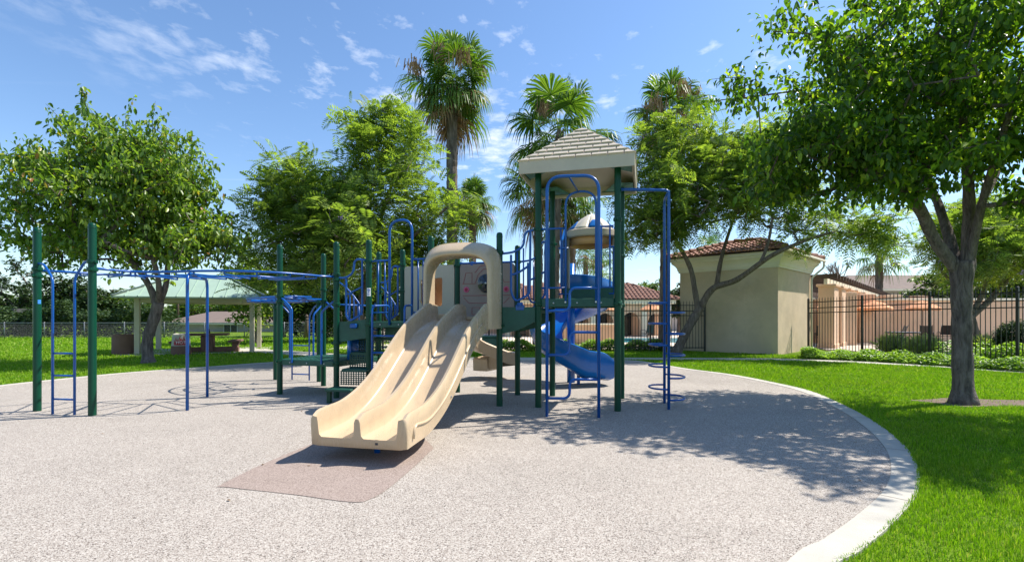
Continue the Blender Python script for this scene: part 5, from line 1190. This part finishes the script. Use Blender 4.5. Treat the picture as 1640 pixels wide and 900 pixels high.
for a_, b_ in ((.05, .36), (.74, .95)):
    x0, x1 = T1+da*a_-v*.03, T1+da*b_-v*.03
    o = MB().tube([x0+Z*2.76, x1+Z*2.76], .015, 8).build('handrail', blue, PS, smooth=True); MB().tube([x0+Z*1.85, x1+Z*1.85], .013, 8).build('lower_rail', blue, o, smooth=True)
    n = 2
    for k in range(n): f = (k+.6)/n; MB().tube([lerp(x0, x1, f)+Z*1.85, lerp(x0, x1, f)+Z*2.76], .0125, 8).build('bar', blue, o, smooth=True)
def barrier(p, q, z0, z1, n, z2=None):
    d = (q-p).normalized(); x0, x1 = p+d*.05, q-d*.05
    o = MB().tube([x0+Z*z1, x1+Z*z1], .0155, 8).build('barrier', blue, PS, smooth=True); MB().tube([x0+Z*z0, x1+Z*z0], .0145, 8).build('lower_rail', blue, o, smooth=True)
    for k in range(n): f = (k+1)/(n+1); MB().tube([lerp(x0, x1, f)+Z*z0, lerp(x0, x1, f)+Z*z1], .0115, 8).build('bar', blue, o, smooth=True)
    return o
barrier(T3+u*.06, lerp(T3, T4, .28), DT+.12, 2.62, 2); barrier(lerp(T3, T4, .78), T4, DT+.12, 2.62, 1)
# ---- spiral hoop climber on the right
A, B = v2(2.49, 8.16), v2(2.385, 7.6); cl = MB()
cl.tube(fillet([B, B+Z*3.33, T2+(B-T2).normalized()*.04+Z*3.31], .07), .0225, 12); cl.tube(fillet([A, A+Z*3.31, B+Z*3.31], .10), .0225, 12)
cl = cl.build('hoop_climber', blue, PS, smooth=True)
nn = Vector((A-B)); L = nn.length; nn.normalize(); rt = Vector((nn.y, -nn.x, 0))
for sgn, zz in ((-1, [1.62, 1.30, .97, .64, .30]), (1, [1.47, 1.14, .81, .47, .14])):
    for z in zz:
        pts = []
        for k in range(13): a = math.pi*k/12; pts.append((A+B)/2+nn*math.cos(a)*L/2*1.0+rt*sgn*(math.sin(a)**.7)*.27+Z*z)
        MB().tube(pts, .0145, 8).build('hoop', blue, cl, smooth=True)
# ---- mid deck: tall loop arch, vertical ladder, barriers
def onM(f, out=0): return lerp(M1, M2, f)+Vector((-.33, -.945, 0))*out
F1, F2 = onM(.36, .03), onM(.72, .03)
ar = MB().tube(fillet([F1+Z*(DM-.06), F1+Z*3.02, F2+Z*3.02, F2+Z*(DM-.06)], .28, 8), .0215, 12).build('loop_arch', blue, PS, smooth=True)
Q1, Q2 = onM(.30, .42), onM(.80, .42)
vl = MB()
for q_, f_ in ((Q1, F1), (Q2, F2)): vl.tube(fillet([q_, q_+Z*1.58, f_+Z*1.60, f_+Z*1.35], .09), .018, 10)
vl = vl.build('vertical_ladder', blue, PS, smooth=True)
for z in (.25, .55, .83, 1.10): MB().tube([Q1+Z*z, Q2+Z*z], .015, 8).build('rung', blue, vl, smooth=True)
for a_, b_ in ((.05, .36), (.72, .95)):
    x0, x1 = onM(a_), onM(b_); o = MB().tube([x0+Z*2.36, x1+Z*2.36], .015, 8).build('handrail', blue, PS, smooth=True); MB().tube([x0+Z*1.48, x1+Z*1.48], .013, 8).build('lower_rail', blue, o, smooth=True)
    for f in (.35, .7): MB().tube([lerp(x0, x1, f)+Z*1.48, lerp(x0, x1, f)+Z*2.36], .0125, 8).build('bar', blue, o, smooth=True)
# under-deck panel with faint script squiggles
pmid = lerp(M1, M2, .5)+Vector((.10, .30, 0)); pdirn = (M2-M1).normalized(); pp_ = MB().box(pmid+Z*1.12, .95, .03, .24, pdirn, bev=.01).build('under_deck_panel', dgreen, PS)
sq = MB(); pf = Vector((pdirn.y, -pdirn.x, 0)); random.seed(3)
for k in range(8): sq.tube([pmid+pdirn*(-.30+k*.085+x*.02)+pf*.02+Z*(1.12+y) for x, y in ((0, -.02), (.7, .035), (1.6, .03), (2.2, -.025), (3.4, .012))], .004, 4)
sq.build('raised_script', mat('worn_green', (.10, .26, .2), .6), pp_)
# ---- transfer steps between low deck and mid deck
st_ = MB(); ctrF, ctrB = lerp(L2, M1, .5), lerp(L4, M1b, .5); sdn = (ctrB-ctrF).normalized(); wv = (M1-L2).normalized()
tp = thing_steps = None
sp = MB().prism([(p.x, p.y) for p in (L2+wv*.06+sdn*.02, M1-wv*.06+sdn*.02, M1b-wv*.06, L4+wv*.06)], 1.26, 1.30); 
# riser / kick panel with rounded lower edge under the top step
sp.add([L2+wv*.05+Z*1.32, M1-wv*.05+Z*1.36, M1-wv*.05+Z*1.04, L2+wv*.05+Z*.97]+[x+sdn*.03 for x in (L2+wv*.05+Z*1.32, M1-wv*.05+Z*1.36, M1-wv*.05+Z*1.04, L2+wv*.05+Z*.97)], [(0, 1, 2, 3), (7, 6, 5, 4), (0, 4, 5, 1), (1, 5, 6, 2), (2, 6, 7, 3), (3, 7, 4, 0)])
stp = sp.build('transfer_station', dgreen, PS)
for k, (zz, yy, xo) in enumerate(((.22, -.42, .10), (.50, .02, .10), (.76, .36, .04), (1.0, .70, 0))):
    cpt = ctrF+sdn*yy+wv*xo; w_ = .46
    tr = MB().box(cpt+Z*zz, w_, .34, .045, wv, bev=.01).build('step', dgreen, stp)
    ris = MB()   # perforated riser as a lattice of slats
    zb = zz-.26
    if k:
        for i in range(10): ris.box(cpt-sdn*.165+wv*(-w_/2+.02+i*w_/10.2)+Z*(zz-.13), .016, .012, .24, wv)
        for j in range(7): ris.box(cpt-sdn*.165+Z*(zz-.025-j*.035), w_, .012, .014, wv)
        ris.build('perforated_riser', dgreen, stp)
MB().box(ctrF-sdn*.30+wv*.2+Z*.10, .07, .07, .2, wv).build('step_leg', green, stp); MB().box(ctrF-sdn*.50-wv*.08+Z*.10, .06, .06, .2, wv).build('step_leg', green, stp)
# its sloping barred handrails and s-curve top rails
for (A, B) in ((L2, M1), (L4, M1b)):
    d = B-A; p = lambda f, z: A+d*f+Z*z
    o = rail([p(.08, 2.08), p(.30, 2.08), p(.52, 2.16), p(.56, 2.36), p(.66, 2.40), p(.92, 2.38)], rr=.12)
    rail([p(.30, 2.07), p(.30, 1.42), p(.42, 1.33), p(.80, 1.46), p(.80, 2.38)], 'lower_rail', rr=.08, parent=o)
    bars(o, [(p(.42, 1.36), p(.42, 1.86)), (p(.54, 1.38), p(.54, 1.78)), (p(.67, 1.42), p(.67, 1.68))]); rail([p(.10, 2.0), p(.30, 1.92), p(.60, 1.72), p(.76, 1.58), p(.78, 1.44)], 'slope_rail', r=.0135, parent=o); rail([p(.30, 1.78), p(.78, 1.92)], 'mid_rail', r=.0135, parent=o)
    MB().box(p(.56, 1.27)+Z*-.02-v*.03, .13, .05, .08, d, bev=.015).build('bracket', blue, o)
# ---- low deck: bowed grab bars, curved blue panel
def grab(base, post_, zt_, bend=.17, z0=DL-.06, name='grab_bar', r=.0165):
    d = (post_-base); rail([base+Z*z0, base+Z*(zt_-bend), base+d*.75+Z*zt_, post_+Z*(zt_+.01)-d.normalized()*.05], name, rr=.06, r=r*1.12)
fd = (L2-L1)
grab(lerp(L1, L2, .24)-v*.03, L1, 1.73); grab(lerp(L1, L2, .76)-v*.03, L2, 1.66)
grab(lerp(L3, L4, .22)+v*.03, L3, 1.70); grab(lerp(L3, L4, .78)+v*.03, L4, 1.66)
grab(lerp(L1, L3, .24)-u*.03, L1, 1.70); grab(lerp(L1, L3, .78)-u*.03, L3, 1.62)
pc_ = lerp(L2, L4, .5)+u*.05; bp_ = MB(); lo_, hi_ = [], []
for k in range(13):
    a = math.pi*k/12; x = math.cos(a)*.34; y = math.sin(a)*.20; lo_.append(pc_+v*x-u*y+Z*DL); hi_.append(pc_+v*x*.97-u*y*.95+Z*1.05)
bp_.loft([lo_, hi_], closed=False); bp_.add(hi_, [tuple(range(13))]); bp_.build('bubble_panel', bluep, PS, smooth=True, angle=50, solid=.012)
barrier(lerp(L2, L4, .0), L4, 1.15, 1.62, 3)
# access ladder under the far short posts
def rung_ladder(A, B, pa, pb, zt_, rz, name='access_ladder'):
    o = MB()
    for q_, p_ in ((A, pa), (B, pb)):
        d = (p_-q_); o.tube(fillet([q_, q_+Z*(zt_-.24), q_+d*.55+Z*(zt_-.02), p_-d.normalized()*.05+Z*zt_], .08), .0165, 10)
    o = o.build(name, blue, PS, smooth=True)
    for z in rz: MB().tube([A+Z*z, B+Z*z], .014, 8).build('rung', blue, o, smooth=True)
    return o
A, B = lerp(L5, L6, .30)+v*.12, lerp(L5, L6, .70)+v*.12
rung_ladder(A, B, L5, L6, 1.66, (.13, .45, .77))
A, B = lerp(P1, P2, .40), lerp(P1, P2, .71)
pa = Vector((-6.64, 7.22, 0)); pb = Vector((-6.27, 7.16, 0))
rung_ladder(pa, pb, P1, P2, 2.20, (.22, .56, .88))
# ---- overhead ladders (curved horizontal)
def overhead(cpts, w0, z, ra, name, posts0, posts1, n=11):
    c_ = spline([Vector(p) for p in cpts], 12); Lf, Rt = [], []; N = len(c_)
    for i, p in enumerate(c_):
        t_ = (c_[min(i+1, N-1)]-c_[max(i-1, 0)]).normalized(); s_ = Vector((-t_.y, t_.x, 0)); f = i/(N-1); w = w0*(1-.0*f); Lf.append(p+s_*w/2+Z*z); Rt.append(p-s_*w/2+Z*z)
    Lf = [posts0[0]+Z*z]+Lf+[posts1[0]+Z*z]; Rt = [posts0[1]+Z*z]+Rt+[posts1[1]+Z*z]
    Lf, Rt = fillet(Lf, .05, 2), fillet(Rt, .05, 2)
    o = MB().tube(Lf, ra, 10).tube(Rt, ra, 10).build(name, blue, PS, smooth=True)
    for k in range(n):
        f = (k+.5)/n; i = min(N-1, int(f*(N-1))); p = c_[i]; t_ = (c_[min(i+1, N-1)]-c_[max(i-1, 0)]).normalized(); s_ = Vector((-t_.y, t_.x, 0))
        a_, b_ = p+s_*w0/2, p-s_*w0/2; MB().tube([a_+Z*z, a_+Z*(z-.045)*1, b_+Z*(z-.045), b_+Z*z], .013, 8).build('rung', blue, o, smooth=True)
    return o
overhead([(-6.38, 7.65, 0), (-6.2, 8.0, 0), (-5.75, 8.22, 0), (-5.15, 8.18, 0), (-4.6, 8.05, 0), (-4.1, 8.15, 0), (-3.85, 8.45, 0), (-3.72, 8.7, 0)], .98, 2.10, .0185, 'overhead_ladder', (P1, P2), (L1, L2), 12)
A, B = G(300, 657), G(332, 635.5); A.z = B.z = 0; c_ = (A+B)/2
o = MB().tube(fillet([A, A+Z*2.07, B+Z*2.07, B], .20, 8), .0225, 12).build('support_arch', blue, PS, smooth=True)
overhead([(-4.22, 9.75, 0), (-4.5, 9.85, 0), (-4.85, 10.15, 0), (-4.95, 10.5, 0), (-4.85, 10.85, 0)], .95, 1.76, .018, 'curved_ladder', (L3, L1), (L6, L5), 6)
o = overhead([(-4.22, 9.75, 0), (-4.5, 9.85, 0), (-4.85, 10.15, 0), (-4.95, 10.5, 0), (-4.85, 10.85, 0)], .42, 1.80, .016, 'curved_ladder', (lerp(L3, L1, .3), lerp(L3, L1, .7)), (lerp(L6, L5, .3), lerp(L6, L5, .7)), 4)
# ---- back panels
def rpanel(A, B, z0, z1, inset, mt, name, th=.03, hole=None, off_=0.0, cr=.06):
    d = (B-A).normalized(); n_ = Vector((d.y, -d.x, 0)); p0 = A+d*inset; W_ = (B-A).length-2*inset; H_ = z1-z0
    def P(x, z, s_=0): return p0+d*x+Z*(z0+z)+n_*(s_*th/2+off_)
    out = []
    for (cx, cz, a_0) in ((W_-cr, cr, -90), (W_-cr, H_-cr, 0), (cr, H_-cr, 90), (cr, cr, 180)):
        for k in range(5): a = R(a_0+k*22.5); out.append((cx+math.cos(a)*cr, cz+math.sin(a)*cr))
    m = MB(); k = len(out)
    if hole is None:
        m.add([P(x, z, 1) for x, z in out]+[P(x, z, -1) for x, z in out], [tuple(range(k)), tuple(range(2*k-1, k-1, -1))]+[(i, k+i, k+(i+1) % k, (i+1) % k) for i in range(k)])
    else:
        hx, hz, hr = hole; inn_ = []
        for (x, z) in out: a = math.atan2(z-hz, x-hx); inn_.append((hx+math.cos(a)*hr, hz+math.sin(a)*hr*1.15))
        m.loft([[P(x, z, 1) for x, z in out], [P(x, z, 1) for x, z in inn_], [P(x, z, -1) for x, z in inn_], [P(x, z, -1) for x, z in out], [P(x, z, 1) for x, z in out]])
    o = m.build(name, mt, PS, smooth=True, angle=30); return o, P, W_, H_
o1, Pf, Wp, Hp = rpanel(M1b, M2b, 1.36, 2.38, .055, tan if False else mat('tan_panel', (.50, .42, .32), .45, var=.05), 'tunnel_panel', .05, (.60, .52, .30))
# curving tube slide behind the hole
hcn = lerp(M1b, M2b, .60); tb_ = MB(); pts = spline([hcn+Z*1.86, hcn+v*.5+Z*1.80, hcn+v*1.1+Z*1.45-u*.1], 6); tb_.tube(pts, [.34]*len(pts), 18, caps=False); tb_.build('crawl_tube', orange, PS, smooth=True, solid=.015)
ex = spline([hcn+v*1.1-u*.1+Z*1.15, hcn+v*1.8+u*.1+Z*.75, hcn+v*2.2+u*.8+Z*.38, Vector((-.70, 11.6, .26)), Vector((-.42, 11.45, .25))], 6); lp = []
for i, p in enumerate(ex):
    t_ = (ex[min(i+1, len(ex)-1)]-ex[max(i-1, 0)]); t_.z = 0; t_.normalize(); s_ = Vector((-t_.y, t_.x, 0)); P_ = [(-.30, -.06), (-.31, .2), (-.27, .23), (-.22, .06), (-.12, 0), (.12, 0), (.22, .06), (.27, .23), (.31, .2), (.30, -.06)]
    lp.append([p+s_*x+Z*z for x, z in P_])
MB().loft(lp, cap0=True, cap1=True).build('back_slide', tan, PS, smooth=True, angle=50)
o2, Pf, Wp, Hp = rpanel(M2b, S2, 1.36, 2.38, .055, panelm, 'play_panel', .035)
def line(pts, r=.0045, mt_=redline, nm='engraved_line'): return MB().tube([Pf(x, z, 1.05) for x, z in pts], r, 5).build(nm, mt_, o2)
W2 = Wp
line([(.07, .66), (.12, .86), (.24, .86), (.24, .66), (.05, .66)])
line([(.24, .66), (.30, .66), (.36, .82), (.46, .92), (.58, .94), (.70, .92), (.80, .82), (.86, .68), (.98, .68)])
line([(.30, .86), (.40, .98), (.55, 1.0)]); line([(.06, .44), (.98, .44)]); line([(.08, .40), (.18, .30), (.56, .30), (.62, .28), (.70, .30), (.86, .30), (.96, .40)])
for x in (.24, .52): line([(x, .03+.06), (x+.15, .09), (x+.15, .22), (x, .22), (x, .09)])
nrm = Pf(0, 0, 1)-Pf(0, 0, -1); nrm.normalize()
for x in (.13, .90): MB().lathe(Pf(x, .55, 1), [(.055, 0), (.05, .012)], 20, nrm).build('pink_disc', pink, o2); MB().lathe(Pf(x, .55, 1)+nrm*.012, [(.03, 0), (.026, .004)], 16, nrm).build('disc_ring', redline, o2)
wh = MB().lathe(Pf(.53, .66, 1), [(.17, 0), (.175, .02), (.165, .045), (.12, .055), (.05, .06), (.03, .075)], 32, nrm).build('spinner_wheel', blackp, o2, smooth=True, angle=40)
MB().lathe(Pf(.53, .66, 1)+nrm*.06, [(.025, 0), (.025, .012), (.01, .02)], 12, nrm).build('hub', steel, wh, smooth=True)
rb = MB()
for k in range(8): a = k*math.pi/4+.2; rb.tube([Pf(.53, .66, 1)+nrm*.056+(u*math.cos(a)+Z*math.sin(a))*r_ for r_ in (.04, .15)], .006, 5)
rb.build('spokes', dmetal, wh)
rail([M2b+u*.05+Z*2.40, S2-u*.05+Z*2.40], 'handrail'); MB().box(lerp(M2b, S2, .25)+Z*2.39, .06, .04, .08, u, bev=.01).build('bracket', blue, PS)
# green face panel below mid deck front left
# ---- spiral slide with canopy entrance
SC = Vector((1.27, 10.75, 0)); SR = .54
m = MB(); m.tube([SC, SC+Z*2.55], .085, 16); m.build('spiral_column', bluep, PS, smooth=True)
E0 = lerp(T3, T4, .52)+v*.35
lp = []; N = 44; a_s, a_e = R(262), R(648)
ch_ = []
for i in range(N+8):
    f = min(1, i/N); ext = max(0, i-N)*.085; a = a_s+(a_e-a_s)*f; z = 1.80-1.52*f**1.6-.12*ext; rad = Vector((math.cos(a), math.sin(a), 0)); t_ = Vector((-math.sin(a), math.cos(a), 0)); p = SC+rad*SR+Z*z+t_*ext
    k_ = max(0, (i-N-3)/4); wo = .42*(1-.45*k_*k_); wi = .17
    P_ = [(.36, wo), (.395, wo-.015), (.41, wo*.6), (.37, .10), (.27, -.08), (.0, -.13), (-.27, -.06), (-.37, .02), (-.40, .14), (-.38, wi+.03), (-.35, wi), (-.34, .06), (-.22, .0), (0, -.04), (.20, -.01), (.31, .09), (.345, wo*.6)]
    lp.append([p+rad*x*.9+Z*(y+x*.10) for x, y in P_])
MB().loft(lp, cap0=True, cap1=True).build('spiral_slide', bluep, PS, smooth=True, angle=60)
MB().box(SC+Vector((.12, -.30, .10)), .06, .06, .2).build('slide_leg', blue, PS)
# entrance deck and canopy
EC = lerp(T3, T4, .52)+v*.62
ed = MB().prism([(p.x, p.y) for p in (EC-u*.42-v*.58, EC+u*.42-v*.58, EC+u*.42+v*.35, EC-u*.42+v*.35)], 1.84, 1.90); ed.beam(EC-u*.45-v*.60+Z*1.80, EC+u*.45-v*.60+Z*1.80, .03, .22); ed.build('entrance_step', dgreen, PS)
can = MB(); k = 24; rr0 = .44
def cr_(r_, z, wob=0): return [EC+Vector((math.cos(2*math.pi*i/k)*r_, math.sin(2*math.pi*i/k)*r_, 0))+Z*z for i in range(k)]
dome = MB().loft([cr_(rr0+.03, 2.86), cr_(rr0+.05, 2.88), cr_(rr0+.05, 2.98), cr_(rr0+.0, 3.01), cr_(rr0-.04, 2.95), cr_(rr0-.04, 2.86), cr_(rr0+.03, 2.86)]).build('canopy_rim', mat('canopy_tan', (.50, .43, .34), .45, var=.05), PS, smooth=True, angle=40)
seg = 10; cgm = mat('canopy_cream', (.66, .61, .52), .4)
for s_ in range(seg):
    loops_ = []
    for j in range(9):
        g_ = j/8; r_ = rr0*(1-g_*.98)**.72; z = 2.99+.33*g_; row = []
        for i in range(7):
            a = 2*math.pi*(s_+i/6)/seg; rib = .016*math.sin(math.pi*i/6)*(1-g_); row.append(EC+Vector((math.cos(a), math.sin(a), 0))*(r_+rib)+Z*(z+rib*.8))
        loops_.append(row)
    MB().loft(loops_, closed=False).build('canopy_gore', cgm, dome, smooth=True, solid=.01)
    if s_ % 2:
        sc_ = []
        for j in range(5):
            g_ = j/8; r_ = rr0*(1-g_*.98)**.72+.010; z = 2.997+.33*g_; row = []; hwid = math.sqrt(max(.02, 1-(j/4.2)**2))*.46
            for i in range(7):
                f_ = .5+hwid*(i/3-1); a = 2*math.pi*(s_+f_)/seg; rib = .016*math.sin(math.pi*f_)*(1-g_); row.append(EC+Vector((math.cos(a), math.sin(a), 0))*(r_+rib)+Z*(z+rib*.8))
            sc_.append(row)
        MB().loft(sc_, closed=False).build('blue_scallop', bluep, dome, smooth=True, solid=.006)
for sx in (-1, 1):
    MB().box(EC+u*sx*.42-v*.10+Z*2.40, .05, .10, 1.04, u, bev=.015).build('canopy_post', mat('canopy_post_tan', (.40, .34, .28), .5), PS)
    pm = MB(); x = EC+u*sx*.50-v*.14
    pm.add([x-v*.30+Z*1.90, x+v*.2+Z*1.90, x+v*.2+Z*2.95, x+v*.02+Z*3.05, x-v*.30+Z*2.80]+[y_+u*.04 for y_ in (x-v*.30+Z*1.90, x+v*.2+Z*1.90, x+v*.2+Z*2.95, x+v*.02+Z*3.05, x-v*.30+Z*2.80)], [(0, 1, 2, 3, 4), (9, 8, 7, 6, 5)]+[(i, i+5, (i+1) % 5+5, (i+1) % 5) for i in range(5)])
    for kx in range(3): pm.tube([x-u*sx*.005-v*(.22-.14*kx)+Z*1.92, x-u*sx*.005-v*(.22-.14*kx)+Z*2.78], .02, 6)
    pm.build('side_panel', bluep, PS)
# inner tan bowl under the canopy
MB().loft([cr_(rr0-.045, 2.87), cr_(rr0-.05, 2.72)]).build('canopy_skirt', orange, PS, smooth=True, solid=.012)
# ------------------------------------------------------------------ small litter on the ground: fallen leaves
dl = leafmat('fallen_leaf', [(0, (.10, .06, .03)), (1, (.22, .13, .05))], .1, .8)
P = np.c_[rng.uniform(-5, 4.6, 26), rng.uniform(3.5, 14, 26), np.full(26, .012)]; P = P[inpoly(P, OUT*.97)]
V, Fc = leaves_at(P, .035, .0); V[:, 2] = .008+np.abs(V[:, 2]-.012)*.15
o = npmesh('fallen_leaves', V, Fc, dl); tag(o, 'scattered tiny dry leaves on the rubber playground surface', 'fallen leaves', kind='stuff')
